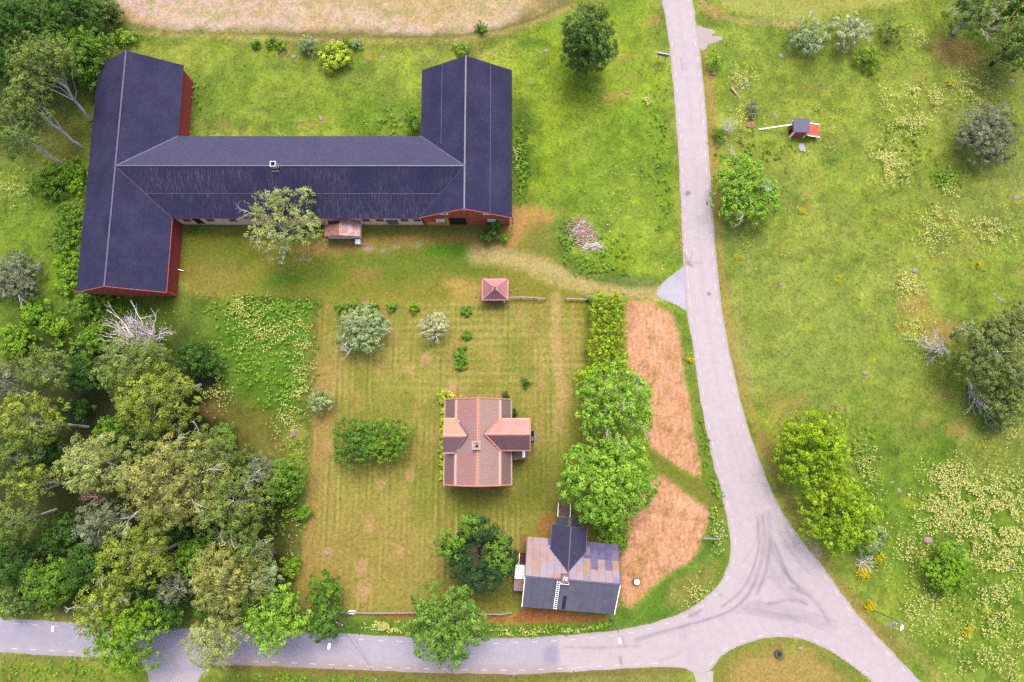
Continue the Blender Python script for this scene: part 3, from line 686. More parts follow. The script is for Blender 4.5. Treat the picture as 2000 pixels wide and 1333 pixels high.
slope([(LXR, LY0, ZR), A], [(LX1, LY0, ZE), iS], RB)
slope([(RXR, RY0, ZR), B, (RXR, RY1, ZR)], [(RX1, RY0, ZE), (RX1, MYR, ZE), (RX1, RY1, ZE)], RB)
slope([(RXR, RY1, ZR), B], [(RX0, RY1, ZE), jN], RB)
slope([B, (RXR, RY0+.0, ZR)], [jS, (RX0, RY0-.001, ZE)], RB) if False else None
slope([B, A], [jN, iN], RN)
slope([A, B], [iS, jS], RS)
# the small triangle of the east wing's west slope in front of the valley
course('roof_sheets', [(RXR, RY0, ZR), B, jS, (RX0, RY0-.02, ZE)], RB)
def capline(a, b, w=.24):
    MB().bar((a[0], a[1], a[2]+.07), (b[0], b[1], b[2]+.07), w, .07).build('ridge_cap', CAP, barn)
capline((LXR, LY1, ZR), (LXR, LY0, ZR)); capline((RXR, RY1, ZR), (RXR, RY0, ZR)); capline(A, B, .18)
for a, b in ((A, iN), (B, jN)): MB().bar((a[0], a[1], a[2]+.05), (b[0], b[1], b[2]+.05), .16, .05).build('valley_flashing', CAP, barn)
for a, b in ((A, iS), (B, jS)): MB().bar((a[0], a[1], a[2]+.05), (b[0], b[1], b[2]+.05), .07, .05).build('valley_flashing', CAP, barn)
# pale lap seams along the sheets
def seam(a, b, w=.05): MB().bar((a[0], a[1], a[2]+.06), (b[0], b[1], b[2]+.06), w, .03).build('lap_seam', CAP, barn)
tS = .53; zs = ZR-(ZR-ZE)*tS; seam((LXR+(LX1-LXR)*tS, MYR-(MYR-MY0)*tS, zs), (RXR-(RXR-RX0)*tS, MYR-(MYR-MY0)*tS, zs))
seam((RXR+(RX1-RXR)*.53, RY0+.1, zs), (RXR+(RX1-RXR)*.53, RY1-.1, zs), .035); seam((RXR-(RXR-RX0)*.53, MY1-2.4, zs), (RXR-(RXR-RX0)*.53, RY1-.1, zs), .035)
# verge boards
for x0, x1, xr, y, s in ((LX0, LX1, LXR, LY0, -1), (RX0, RX1, RXR, RY0, -1)):
    for xe in (x0, x1):
        MB().bar((xe, y+s*.03, ZE-.03), (xr, y+s*.03, ZR-.03), .06, .24).build('verge_board', REDTRIM, barn)
MB().bar((LX1-.35, MY0+.02, ZE-.2), (RX0+.2, MY0+.02, ZE-.2), .05, .16).build('fascia_board', REDTRIM, barn)
MB().bar((LX1+.03, LY0+.1, ZE-.14), (LX1+.03, MY0, ZE-.14), .05, .18).build('fascia_board', REDTRIM, barn)
# openings of the long wing
yw = MY0+OV
def wx(px, z): return G(px, 433, z)[0]
for px in (366, 411, 456, 715, 742, 790, 815):
    w = window_xz(barn, wx(px, 2.4), 2.5, yw, .95, .75, 2, plain('window_frame_pink', C(190, 150, 146, 1.3)) if 'wf' not in globals() else wf, pane_mat=GLASS)
    if 'wf' not in globals(): wf = w.data.materials[0]
MB().box((wx(388, 1.9), yw-.03, 1.95), (1.3, .08, 2.5)).build('open_doorway', DARK, barn)
MB().box((wx(548, 1.9), yw-.03, 1.75), (1.2, .08, 2.3)).build('open_doorway', DARK, barn)
dr_ = MB().box((wx(766, 1.9), yw-.05, 1.75), (1.9, .1, 2.6)).build('door', GREYP, barn)
for k in range(3): MB().box((wx(766, 1.9), yw-.13, .8+k*.9), (1.7, .05, .12)).build('door_rail', GREYP, dr_)
MB().box((wx(766, 1.9), yw-.05, 3.35), (2.2, .12, .5)).build('door_header', WHITE, barn)
# east gable
yg = RY0+.38
def gxx(px, z): return G(px, 430, z)[0]
for px, z in ((867, 6.05), (951, 6.05), (860, 2.45), (960, 2.35)):
    window_xz(barn, gxx(px, z), z, yg, .95, .62, 2, fr=.2)
window_xz(barn, RXR, 8.05, yg, 1.2, .3, 2, fr=.16)
MB().box((RXR, yg-.04, 3.95), (RX1-RX0-2*OV, .1, .16)).build('trim_board', plain('pale_trim', C(214, 140, 104, 1.2)), barn)
MB().box(((gxx(878, 2)+gxx(911, 2))/2, yg-.04, 2.1), (gxx(911, 2)-gxx(878, 2), .1, 3.4)).build('open_doorway', DARK, barn)
MB().box((gxx(856, 1), yg-.03, .85), (3.6, .06, 1.7)).build('bleached_boards', YEL, barn)
MB().box((gxx(873, 1), yg-.033, 2.1), (.9, .06, 3.4)).build('bleached_boards', YEL, barn)
MB().box((gxx(978, 2), yg-.033, 1.9), (.9, .06, 3.0)).build('bleached_boards', boards('pink_boards', C(214, 160, 150, 1.3), C(190, 110, 90, 1.2)), barn)
# chimney on the north slope near the ridge
cx, cy = G(534, 322, 9.6)
ch = MB()
for sx, sy, w, h in ((-.4, 0, .14, .94), (.4, 0, .14, .94), (0, -.4, .66, .14), (0, .4, .66, .14)): ch.box((cx+sx, cy+sy, 9.0), (w, h, 1.9))
chm = ch.build('chimney', plain('chimney_white', (.28, .27, .29), (.2, .19, .21), 4, .12, .7), barn)
MB().box((cx, cy, 9.3), (.66, .66, .5)).build('flue', DARK, chm)
MB().bar((cx+.75, cy-.45, 9.35), (cx+.75, cy+.2, 9.35), .1).bar((cx-.3, cy-.95, 9.2), (cx+.8, cy-.95, 9.2), .1).build('roof_step', GREYP, chm)
# lamp, pole and pipe details
x_, y_ = G(353, 527, .5); MB().bar((x_-.9, y_+.1, .9), (x_+.3, y_-.1, .05), .12).build('prop', WHITE, barn)
MB().tube([(RX1+.1, RY0+.3, .4), (RX1+.1, RY0+.3, ZE-.2)], .06, 6).build('downpipe', GREYP, barn)

# rusty-roofed annex leaning on the barn's long wall
RUST = None
def rust(name, a, b, c, scale=1.1):
    m, n, bb = new_mat(name); v = texco(n)
    f = noise(n, v, scale, 6, .75, .6); f2 = noise(n, v, scale*5, 4, .7)
    q = mixc(n, ramp(n, f, .42, .56, 0, 1), a, b); q = mixc(n, ramp(n, f2, .52, .66, 0, .8), q, c)
    n.links.new(q, bb.inputs['Base Color']); bb.inputs['Roughness'].default_value = .6
    w = n.nodes.new('ShaderNodeTexWave'); w.bands_direction = 'X'; w.inputs['Scale'].default_value = 2.2; n.links.new(v, w.inputs['Vector'])
    bump(n, bb, w.outputs['Fac'], .4, .03); return m
RUST = rust('rusty_sheet', C(212, 200, 212, 1.1), C(206, 120, 96, 1.1), C(178, 86, 60, 1.1))
ax0, ay0 = G(642, 467, 0); ax1, _ = G(708, 467, 0); ay1 = MY0+OV
annex = thing('shed', 'small pale shed with rusty white sheet roof against the barn wall', 'shed', ((ax0+ax1)/2, (ay0+ay1)/2, 0))
am = (ax0+ax1)/2+.55
MB().box(((ax0+ax1)/2, ay0+.1, 1.25), (ax1-ax0-.3, .2, 2.5)).build('front_wall', PLAST, annex)
for xx in (ax0+.25, ax1-.25): MB().box((xx, (ay0+ay1)/2+.1, 1.25), (.2, ay1-ay0-.25, 2.5)).build('side_wall', PLAST, annex)
for xx in (ax0+.75, ax0+2.3, ax0+3.9): window_xz(annex, xx, 1.5, ay0-.0, .5, .5, 1, PLAST, fr=.08)
g = MB(); xm = (ax0+ax1)/2-.3
yb = ay0-.35; yt = ay1+.15
g.slab([(ax0-.1, yb, 2.45), (xm, yb, 3.35), (xm, yt-1, 3.35), (ax0-.1, yt-1, 2.45)], .06); g.build('roof_slope', rust('rusty_brown', C(196, 130, 110, 1.1), C(170, 104, 84), C(140, 80, 60)), annex)
g = MB(); g.slab([(xm, yb, 3.36), (ax1+.15, yb, 2.5), (ax1+.15, yt-.3, 2.5), (xm, yt-.3, 3.36)], .06); g.build('roof_slope', RUST, annex)
g = MB(); vs = [(ax0, ay0+.02, 2.4), (ax1, ay0+.02, 2.4), (xm, ay0+.02, 3.28)]; g.add(vs+[(a, b+.15, c) for a, b, c in vs], [(0, 1, 2), (5, 4, 3), (0, 3, 4, 1), (1, 4, 5, 2), (2, 5, 3, 0)]); g.build('gable', REDX, annex)
sx_, sy_ = G(700, 474, 0)
MB().box((sx_, sy_, .3), (.85, .8, .6)).build('step', WHITE, annex)

# ------------------------------------------------------------------ tiled house
def tile_mat(name, base, alt, light, dark):
    m, n, b = new_mat(name); v = texco(n)
    f1 = noise(n, v, .45, 5, .65); f2 = noise(n, v, 5.5, 3, .75); f3 = noise(n, v, 2.0, 5, .75)
    c = mixc(n, ramp(n, f1, .38, .64, 0, 1), base, alt)
    c = mixc(n, ramp(n, f3, .56, .70, 0, .75), c, light)
    c = mixc(n, ramp(n, f2, .54, .70, 0, .7), c, dark)
    n.links.new(c, b.inputs['Base Color']); b.inputs['Roughness'].default_value = .85; b.inputs['Specular IOR Level'].default_value = .2
    return m
TU = tile_mat('roof_tiles_west', C(230, 164, 154, 2.0), C(216, 176, 166, 2.0), C(236, 202, 174, 2.0), C(198, 144, 146, 1.9))
TUE = tile_mat('roof_tiles_lichen', C(214, 168, 160, 1.95), C(206, 174, 160, 1.95), C(224, 198, 174, 1.95), C(184, 142, 146, 1.85))
TG = tile_mat('roof_tiles_gable', C(230, 156, 150, 1.8), C(226, 174, 168, 1.8), C(232, 196, 176, 1.8), C(196, 126, 122, 1.7))
TYL = tile_mat('roof_tiles_mossy', C(220, 168, 148, 1.5), C(208, 178, 144, 1.5), C(228, 188, 156, 1.5), C(186, 142, 122, 1.4))
ORG = plain('ridge_tiles', C(232, 150, 126, 1.4), C(222, 160, 138, 1.4), 4, .18, .8)
def tiles(name, a, b, c, d, mat, par, pitch=.26, crs=.36):
    """pantiles on the quad a-b (top edge) d-c (bottom edge): waves across, a step at every course"""
    a, b, c, d = (np.array(q, float) for q in (a, b, c, d))
    L = max(np.linalg.norm(b-a), np.linalg.norm(c-d)); S = (np.linalg.norm(d-a)+np.linalg.norm(c-b))/2
    nu = max(4, int(L/pitch*4)); nc = max(2, int(round(S/crs)))
    nrm = np.cross(d-a+c-b, b-a+c-d); nrm /= np.linalg.norm(nrm)
    if nrm[2] < 0: nrm = -nrm
    u = np.linspace(0, 1, nu+1); rows = []; V = []
    for k in range(nc):
        for t, h in ((k/nc, .02), ((k+1)/nc, .055)): rows.append((t, h))
    for t, h in rows:
        e0 = a+(d-a)*t; e1 = b+(c-b)*t
        p = e0+(e1-e0)*u[:, None]
        V.append(p+nrm*(h+.016*np.cos(u*L/pitch*2*math.pi))[:, None])
    V = np.concatenate(V); m = nu+1
    jj, ii = np.meshgrid(np.arange(len(rows)-1), np.arange(nu), indexing='ij'); q = (jj*m+ii).ravel()
    Fc = np.c_[q, q+1, q+m+1, q+m]
    iv = parent_inv(par); M = np.array(iv); V = V@M[:3, :3].T+M[:3, 3]
    o = mesh_obj(name, np_mesh(name, V, Fc), mat, par); o['kind'] = 'stuff'; return o
house = thing('house', 'house with red clay tile mansard roof in the middle of the lawn', 'house', (-5.3, .6, 0))
HX0, HX1, HY0, HY1 = -10.8, -.02, -6.12, 7.28
KX0, KX1, KZ, RX, RZ, EZ = -8.82, -1.85, 6.15, -5.28, 8.1, 4.3
HW = plain('house_wall', C(206, 190, 170, 1.3), C(190, 170, 150, 1.3), 2, .1, .9)
g = MB()
def loft(m, pts, y0, y1):
    k = len(pts); vs = [(a, y0, b) for a, b in pts]+[(a, y1, b) for a, b in pts]
    m.add(vs, [tuple(range(k)), tuple(range(2*k-1, k-1, -1))]+[(i, (i+1) % k, (i+1) % k+k, i+k) for i in range(k)])
loft(g, [(HX0+.45, 0), (HX1-.45, 0), (HX1-.45, EZ+.2), (KX1-.15, KZ-.25), (RX, RZ-.2), (KX0+.15, KZ-.25), (HX0+.45, EZ+.2)], HY0+.35, HY1-.35)
g.build('wall', HW, house)
prof = [(HX0, EZ), (KX0, KZ), (RX, RZ), (KX1, KZ), (HX1, EZ)]
for (p, q), m in zip(zip(prof[:-1], prof[1:]), (TU, TU, TUE, TUE)):
    hi, lo = (q, p) if q[1] > p[1] else (p, q)
    g = MB().slab([(hi[0], HY0, hi[1]), (lo[0], HY0, lo[1]), (lo[0], HY1, lo[1]), (hi[0], HY1, hi[1])] if lo[0] > hi[0] else [(lo[0], HY0, lo[1]), (hi[0], HY0, hi[1]), (hi[0], HY1, hi[1]), (lo[0], HY1, lo[1])], .08)
    g.v = [(a_, b_, c_-.05) for a_, b_, c_ in g.v]; rf = g.build('roof_slope', m, house)
    tiles('roof_tiles', (hi[0], HY0, hi[1]), (hi[0], HY1, hi[1]), (lo[0], HY1, lo[1]), (lo[0], HY0, lo[1]), m, rf)
def tilerow(par, a, b, name='ridge_tile', r=.16, step=.4, mat=ORG):
    """ridge or verge tiles: one half-round piece after another"""
    a, b = Vector(a), Vector(b); n = max(1, int((b-a).length/step)); me = None
    for k in range(n):
        p = a+(b-a)*(k/n); q = a+(b-a)*((k+1.08)/n)
        MB().tube([p, q], [r*1.08, r*.92], 6).build(name, mat, par)
tilerow(house, (RX, HY0, RZ+.08), (RX, HY1, RZ+.08), r=.2, step=.45)
for yv in (HY0, HY1):
    for p, q in zip(prof[:-1], prof[1:]): tilerow(house, (p[0], yv, p[1]+.08), (q[0], yv, q[1]+.08), 'verge_tile', .13 if yv == HY0 else .10, .5)
# west dormer
y0, y1 = G(868, 886, 6)[1], G(868, 817, 6)[1]; ym = (y0+y1)/2; xa = G(912, 851, 7.7)[0]
dm = house
DZ, DZE = 7.6, 6.4
xk = HX0+1.6
def tri_slope(par, ridge_a, ridge_b, eave_a, eave_b, mat, name='dormer_slope'):
    s_ = MB().slab([ridge_a, ridge_b, eave_b, eave_a], .08).build(name, mat, par); return s_
W0 = HX0+.1
for ye, mt, sgn in ((y1, TYL, 1), (y0, TG, -1)):
    s_ = MB().slab([(W0, ym, DZ), (W0, ye, DZE), (KX0-.1, ye, DZE), (xa, ym, DZ)] if sgn < 0 else [(xa, ym, DZ), (KX0-.1, ye, DZE), (W0, ye, DZE), (W0, ym, DZ)], .08).build('dormer_roof', mt, house)
    tiles('roof_tiles', (W0, ym, DZ), (xa, ym, DZ), (KX0-.1, ye, DZE), (W0, ye, DZE), mt, s_)
    MB().bar((KX0-.1, ye, DZE+.03), (xa, ym, DZ+.06), .1, .06).build('valley_flashing', GREYP, house)
MB().add([(W0+.3, y0+.2, 3.8), (W0+.3, y1-.2, 3.8), (W0+.3, y1-.2, DZE), (W0+.3, ym, DZ-.2), (W0+.3, y0+.2, DZE), (KX0+.6, y0+.2, 3.8), (KX0+.6, y1-.2, 3.8), (KX0+.6, y1-.2, DZE), (KX0+.6, ym, DZ-.2), (KX0+.6, y0+.2, DZE)],
         [(0, 1, 2, 3, 4), (9, 8, 7, 6, 5), (0, 5, 6, 1), (1, 6, 7, 2), (2, 7, 8, 3), (3, 8, 9, 4), (4, 9, 5, 0)]).build('dormer_wall', HW, house)
# east cross gable
y0, y1 = G(1000, 881, 5)[1], G(1000, 818, 5)[1]; ym = (y0+y1)/2; xe = G(1035, 850, 6)[0]; xa = G(947, 851, 7.9)[0]
CZ, CZE = 7.8, 6.1
for ye, mt, sgn in ((y1, TG, 1), (y0, TG, -1)):
    p = [(xa, ym, CZ), (xe, ym, CZ), (xe, ye, CZE), (KX1+.1, ye, CZE)]
    s_ = MB().slab(p if sgn > 0 else p[::-1], .08).build('cross_gable_roof', mt, house)
    tiles('roof_tiles', p[0], p[1], p[2], p[3], mt, s_)
    tilerow(house, (KX1+.1, ye, CZE+.08), (xa, ym, CZ+.1), 'valley_tile', .13)
    tilerow(house, (xe, ye, CZE+.05), (xe, ym, CZ+.08), 'verge_tile', .11)
tilerow(house, (xa, ym, CZ+.06), (xe, ym, CZ+.06), r=.12)
MB().add([(a, b, c) for a in (KX1, xe-.35) for b, c in ((y0+.3, 0), (y1-.3, 0), (y1-.3, CZE-.02), (ym, CZ-.25), (y0+.3, CZE-.02))],
         [(0, 1, 2, 3, 4), (9, 8, 7, 6, 5), (0, 5, 6, 1), (1, 6, 7, 2), (2, 7, 8, 3), (3, 8, 9, 4), (4, 9, 5, 0)]).build('cross_gable_wall', HW, house)
# porch roof, balcony, chimney
a = G(1002, 899, 2.8); b = G(1032, 880, 2.8)
MB().slab([(a[0], a[1], 2.85), (b[0]-.2, a[1]+.25, 2.75), (b[0]-.2, b[1]+.4, 2.9), (a[0], b[1]+.4, 3.0)], .08).build('porch_roof', rust('porch_rust', C(150, 96, 88), C(128, 84, 80), C(176, 130, 110)), house)
MB().box((b[0]-.75, a[1]+1.0, 2.95), (.45, 1.1, .08)).build('roof_light', WHITE, house)
for q in (a[0]+.3, b[0]-.4): MB().box((q, a[1]+.4, 1.4), (.12, .12, 2.7)).build('porch_post', WHITE, house)
bx_, by_ = G(1040, 854, 3.4)
bal = MB().box((bx_-.1, by_, 3.0), (.9, 2.1, .12)).build('balcony', DARK, house)
g = MB()
for k in range(6): g.box((bx_+.3, by_-1+k*.4, 3.5), (.05, .05, .9))
g.box((bx_+.3, by_, 3.95), (.1, 2.2, .07)).box((bx_, by_-1.05, 3.95), (.6, .07, .07)).box((bx_, by_+1.05, 3.95), (.6, .07, .07)); g.build('railing', GREYP, bal)
MB().box((bx_, by_-.3, 3.15), (.3, .7, .2)).build('bench', GREYP, bal)
cx, cy = G(930, 870, 8.9)
chm = MB().box((cx, cy, 8.1), (1.25, 1.25, 1.6)).build('chimney', plain('chimney_brick', C(222, 160, 140, 1.15), C(200, 150, 140, 1.15), 5, .2, .9), house)
MB().box((cx, cy, 8.93), (1.38, 1.38, .07)).build('chimney_cap', plain('chimney_cap', C(220, 184, 178, 1.15)), chm)
for ox, oy, s_ in ((-.22, .25, .16), (.02, .25, .16), (.26, .25, .16), (-.22, -.2, .16), (.14, -.14, .42)): MB().box((cx+ox, cy+oy, 8.96), (s_, s_, .05)).build('flue', DARK, chm)
# wall openings under the eaves
for yy in (-3.5, 4.6):
    MB().box((HX0+.42, yy, 2.2), (.08, 1.1, 1.3)).build('window', GLASS, house)
    MB().box((HX1-.42, yy, 2.2), (.08, 1.1, 1.3)).build('window', GLASS, house)

# ------------------------------------------------------------------ metal-roofed house at the junction
ang = math.atan2(-20.4+19.25, 16.1-1.95)
hs = thing('house', 'grey metal-roofed house with a patched faded roof slope by the junction', 'house', (9.04, -19.86, 0), ang)
LW, LD, E2, R2 = 7.12, 5.22, 4.0, 8.0
def W2(x, y, z):
    c_, s_ = math.cos(ang), math.sin(ang); return (9.04+x*c_-y*s_, -19.86+x*s_+y*c_, z)
W2m = plain('pale_house_wall', C(216, 206, 200, 1.3), C(196, 186, 180, 1.3), 2, .1, .9)
def loc(mb, name, mat, par=hs): return mb.build(name, mat, par, world=False)
g = MB(); k = 5; pr = [(-LD+.45, 0), (LD-.45, 0), (LD-.45, E2+.15), (0, R2-.25), (-LD+.45, E2+.15)]
vs = [(-LW+.35, a, b) for a, b in pr]+[(LW-.35, a, b) for a, b in pr]
g.add(vs, [tuple(range(5)), tuple(range(9, 4, -1))]+[(i, (i+1) % 5, (i+1) % 5+5, i+5) for i in range(5)]); loc(g, 'wall', W2m)
def sheet_mat(name, cols, seed, rough=.42, spec=.4):
    """weathered sheet whose tone differs from sheet to sheet"""
    m, n, b = new_mat(name); v = texco(n)
    oi = n.nodes.new('ShaderNodeObjectInfo')
    cr = n.nodes.new('ShaderNodeValToRGB'); cr.color_ramp.interpolation = 'LINEAR'
    while len(cr.color_ramp.elements) < len(cols): cr.color_ramp.elements.new(.5)
    for i, c in enumerate(cols): cr.color_ramp.elements[i].position = i/(len(cols)-1); cr.color_ramp.elements[i].color = (*c, 1)
    f0 = noise(n, v, .55, 3, .5); f2 = noise(n, v, 8, 3, .6)
    ad = n.nodes.new('ShaderNodeMath'); ad.operation = 'MULTIPLY_ADD'; ad.inputs[1].default_value = .6
    n.links.new(oi.outputs['Random'], ad.inputs[0]); n.links.new(ramp(n, f0, .3, .7, 0, .6), ad.inputs[2])
    n.links.new(ad.outputs[0], cr.inputs['Fac'])
    h = n.nodes.new('ShaderNodeVectorMath'); h.operation = 'SCALE'; n.links.new(cr.outputs[0], h.inputs[0]); n.links.new(ramp(n, f2, .3, .7, .88, 1.12), h.inputs['Scale'])
    n.links.new(h.outputs[0], b.inputs['Base Color']); b.inputs['Roughness'].default_value = rough; b.inputs['Specular IOR Level'].default_value = spec
    w = n.nodes.new('ShaderNodeTexWave'); w.bands_direction = 'X'; w.inputs['Scale'].default_value = 1.9; n.links.new(v, w.inputs['Vector'])
    bump(n, b, w.outputs['Fac'], .3, .02)
    return m
FAD = sheet_mat('faded_sheet', [C(152, 150, 206, .85), C(206, 202, 238, .7), C(236, 206, 214, .68), C(228, 178, 146, .74), C(176, 172, 222, .8)], 1)
FADD = sheet_mat('blue_grey_sheet', [C(118, 110, 160), C(136, 126, 170), C(106, 100, 150), C(156, 140, 168)], 2)
SGR = sheet_mat('dark_sheet', [C(122, 120, 148), C(136, 132, 156), C(144, 140, 156), C(128, 124, 152)], 3)
GAB = corrugated('dark_gable_sheet', C(96, 92, 122), C(86, 82, 114), .3, C(130, 126, 146), False)
def panel_grid(side, ncol, rows, pick):
    """roof sheets of one slope, each its own piece; side +1 north, -1 south"""
    sl = math.hypot(LD, R2-E2); nrm = (0, side*(R2-E2)/sl, LD/sl)
    for r_ in range(len(rows)-1):
        t0, t1 = rows[r_], rows[r_+1]
        for c_ in range(ncol):
            x0, x1 = -LW+2*LW*c_/ncol+.012, -LW+2*LW*(c_+1)/ncol-.012
            q = [(x, side*LD*t, R2-(R2-E2)*t) for x, t in ((x0, t0), (x1, t0), (x1, min(1, t1+.02)), (x0, min(1, t1+.02)))]
            lift = .02*(len(rows)-r_)
            q = [(a, b+nrm[1]*lift, c+nrm[2]*lift) for a, b, c in q]
            loc(MB().slab(q[::-1] if side > 0 else q, .02), 'roof_panel', pick(r_, c_))
slab_n = MB().slab([(-LW, LD, E2), (-LW, 0, R2), (LW, 0, R2), (LW, LD, E2)][::-1], .1); loc(slab_n, 'roof_deck', SGR)
slab_s = MB().slab([(-LW, -LD, E2), (-LW, 0, R2), (LW, 0, R2), (LW, -LD, E2)], .1); loc(slab_s, 'roof_deck', SGR)
panel_grid(1, 13, [0, .28, .54, .8, 1], lambda r_, c_: FADD if (c_ >= 8 and r_ >= 2) or (c_ >= 9 and r_ == 1 and c_ % 2) or (r_ == 3 and c_ in (3, 4)) else FAD)
panel_grid(-1, 13, [0, .5, 1], lambda r_, c_: SGR)
loc(MB().bar((-LW-.05, 0, R2+.1), (LW+.05, 0, R2+.1), .22, .07), 'ridge_cap', CAP)
for xx in (-LW, LW):
    for sd_ in (-1, 1): loc(MB().bar((xx, sd_*LD, E2+.06), (xx, 0, R2+.07), .12, .12), 'verge_board', WHITE if sd_ < 0 else CAP)
# north cross gable
p = lambda px, py, z: (hs_inv @ Vector((*G(px, py, z), z)))
hs_inv = parent_inv(hs)
ap = p(1110, 1108, 7.35); xg = ap.x; gy1 = p(1113, 1030, 7.35).y; hw = 2.72; GE = 4.95
yv = LD*(1-(GE-E2)/(R2-E2)) ; ya = LD*(1-(7.35-E2)/(R2-E2))
loc(MB().slab([(xg-hw, gy1, GE+.06), (xg-hw, yv, GE+.06), (xg, ya-.1, 7.45), (xg, gy1, 7.41)], .08), 'cross_gable_roof', GAB)
loc(MB().slab([(xg, gy1, 7.41), (xg, ya-.1, 7.45), (xg+hw, yv, GE+.06), (xg+hw, gy1, GE+.06)], .08), 'cross_gable_roof', GAB)
loc(MB().bar((xg, gy1+.03, 7.46), (xg, ya, 7.49), .18, .06), 'ridge_cap', CAP)
for sx in (-1, 1):
    loc(MB().bar((xg+sx*(hw+.12), yv-.02, GE+.1), (xg, ya-.1, 7.44), .22, .05), 'valley_flashing', GAB)
    loc(MB().bar((xg+sx*hw, gy1, GE+.1), (xg, gy1, 7.45), .1, .1), 'verge_board', CAP)
    loc(MB().bar((xg+sx*(hw+.05), gy1, GE), (xg+sx*(hw+.05), yv, GE), .1, .1), 'gutter', CAP)
vs = [(xg-hw+.3, gy1-.35, 0), (xg+hw-.3, gy1-.35, 0), (xg+hw-.3, gy1-.35, GE), (xg, gy1-.35, 7.2), (xg-hw+.3, gy1-.35, GE)]
loc(MB().add(vs+[(a, 0, c) for a, b, c in vs], [(0, 1, 2, 3, 4), (9, 8, 7, 6, 5)]+[(i, (i+1) % 5, (i+1) % 5+5, i+5) for i in range(5)]), 'cross_gable_wall', W2m)
# dark porch roofs and wooden steps on the north side
BLK = plain('black_felt', C(52, 50, 76), C(64, 60, 84), 2, .2, .6)
for x0, x1 in ((1087.5, 1110), (1115, 1137.5)):
    a = p(x0, 1029, 3.2); b = p(x1, 1011.5, 3.2)
    loc(MB().box(((a.x+b.x)/2, (a.y+b.y)/2, 3.2), (b.x-a.x, b.y-a.y, .12)), 'porch_roof', BLK)
    loc(MB().box(((a.x+b.x)/2, b.y, 3.22), (b.x-a.x+.1, .12, .2)), 'porch_fascia', CAP)
a = p(1110, 1029, 3.3); b = p(1115, 1011, 3.3); loc(MB().box(((a.x+b.x)/2, (a.y+b.y)/2, 3.3), (b.x-a.x, b.y-a.y, .2)), 'porch_ridge', CAP)
a = p(1087.5, 1029, 3.2); b = p(1137, 1011.5, 3.2)
loc(MB().box(((a.x+b.x)/2, (a.y+b.y)/2-.1, 1.55), (b.x-a.x-.3, b.y-a.y-.3, 3.1)), 'porch_wall', W2m)
WOOD = plain('weathered_wood', C(166, 136, 122, 1.1), C(140, 108, 98, 1.1), 4, .2, .85, stretch=(1, 6, 1))
a = p(1089, 1011, .9); b = p(1113, 985, .6)
n_ = 7
for k in range(n_):
    yy = a.y+(b.y-a.y)*(k+.5)/n_
    loc(MB().box(((a.x+b.x)/2, yy, 1.05-.09*k), (b.x-a.x, (b.y-a.y)/n_-.04, .08)), 'step', WOOD)
for xx in (a.x-.05, b.x+.05): loc(MB().bar((xx, a.y, 1.9), (xx, b.y, 1.35), .09, .12).box((xx, b.y, .7), (.1, .1, 1.4)), 'railing', WHITE)
# west annex
a = p(1005, 1130, 3); b = p(1029, 1105, 3)
loc(MB().box(((a.x+b.x)/2, (a.y+b.y)/2, 3.0), (b.x-a.x, b.y-a.y, .12)), 'annex_roof', plain('white_felt', (.5, .49, .53), (.44, .42, .46), 2, .06, .7))
a2 = p(1003, 1154, 2.6); b2 = p(1027, 1131, 2.6)
loc(MB().box(((a2.x+b2.x)/2, (a2.y+b2.y)/2, 2.6), (b2.x-a2.x, b2.y-a2.y-.05, .12)), 'annex_roof', FAD)
loc(MB().box(((a2.x+b.x)/2+.15, (a2.y+b.y)/2, 1.25), (b.x-a2.x-.3, b.y-a2.y-.3, 2.5)), 'annex_wall', W2m)
g = p(1019, 1095, 1.2); loc(MB().box((g.x+.3, g.y, .5), (1.3, 2.0, 1.0)), 'cellar_steps', plain('dark_brick', C(126, 70, 60), C(100, 60, 56), 4, .2, .9))
g = p(1014, 1092, 1.2); loc(MB().bar((g.x, g.y-.9, 1.3), (g.x, g.y+.9, 1.3), .07), 'hand_rail', WHITE)
# chimney, roof ladder, dark strip running down the south slope
c3 = p(1104, 1131, 8.6)
chm = loc(MB().box((c3.x, c3.y, 8.0), (1.15, 1.15, 1.5)), 'chimney', plain('chimney_red', C(186, 146, 150), C(150, 116, 124), 5, .2, .8))
for q_ in ((-.15, .2), (.15, -.1), (.2, .2)): loc(MB().tube([(c3.x+q_[0], c3.y+q_[1], 8.7), (c3.x+q_[0], c3.y+q_[1], 9.0)], .12, 8), 'flue', WHITE, chm)
loc(MB().bar((c3.x-.7, c3.y-.85, 8.1), (c3.x+.6, c3.y-.85, 8.1), .1).bar((c3.x-.7, c3.y-.85, 8.1), (c3.x-.2, c3.y-.1, 8.85), .08).bar((c3.x+.6, c3.y-.85, 8.1), (c3.x+.6, c3.y-.5, 8.2), .08), 'sweep_platform', WHITE, chm)
lx = p(1092, 1140, 7.8).x-.1
sl = (R2-E2)/LD
lad = loc(MB().bar((lx-.22, -.25, R2-.25*sl+.25), (lx-.22, -LD+.05, E2+.25), .06).bar((lx+.22, -.25, R2-.25*sl+.25), (lx+.22, -LD+.05, E2+.25), .06), 'roof_ladder', WHITE)
for k in range(14):
    yy = -.45-k*.35; loc(MB().bar((lx-.22, yy, R2+yy*sl+.26), (lx+.22, yy, R2+yy*sl+.26), .06), 'rung', WHITE, lad)
xs = p(1104, 1160, 6).x
nz = math.hypot(LD, R2-E2)
def on_s(x, y): return (x, y, R2+y*sl+.075)
loc(MB().slab([on_s(xs-.28, -1.9), on_s(xs-.28, -LD+.1), on_s(xs+.28, -LD+.1), on_s(xs+.28, -1.9)], .02), 'dark_strip', BLK)
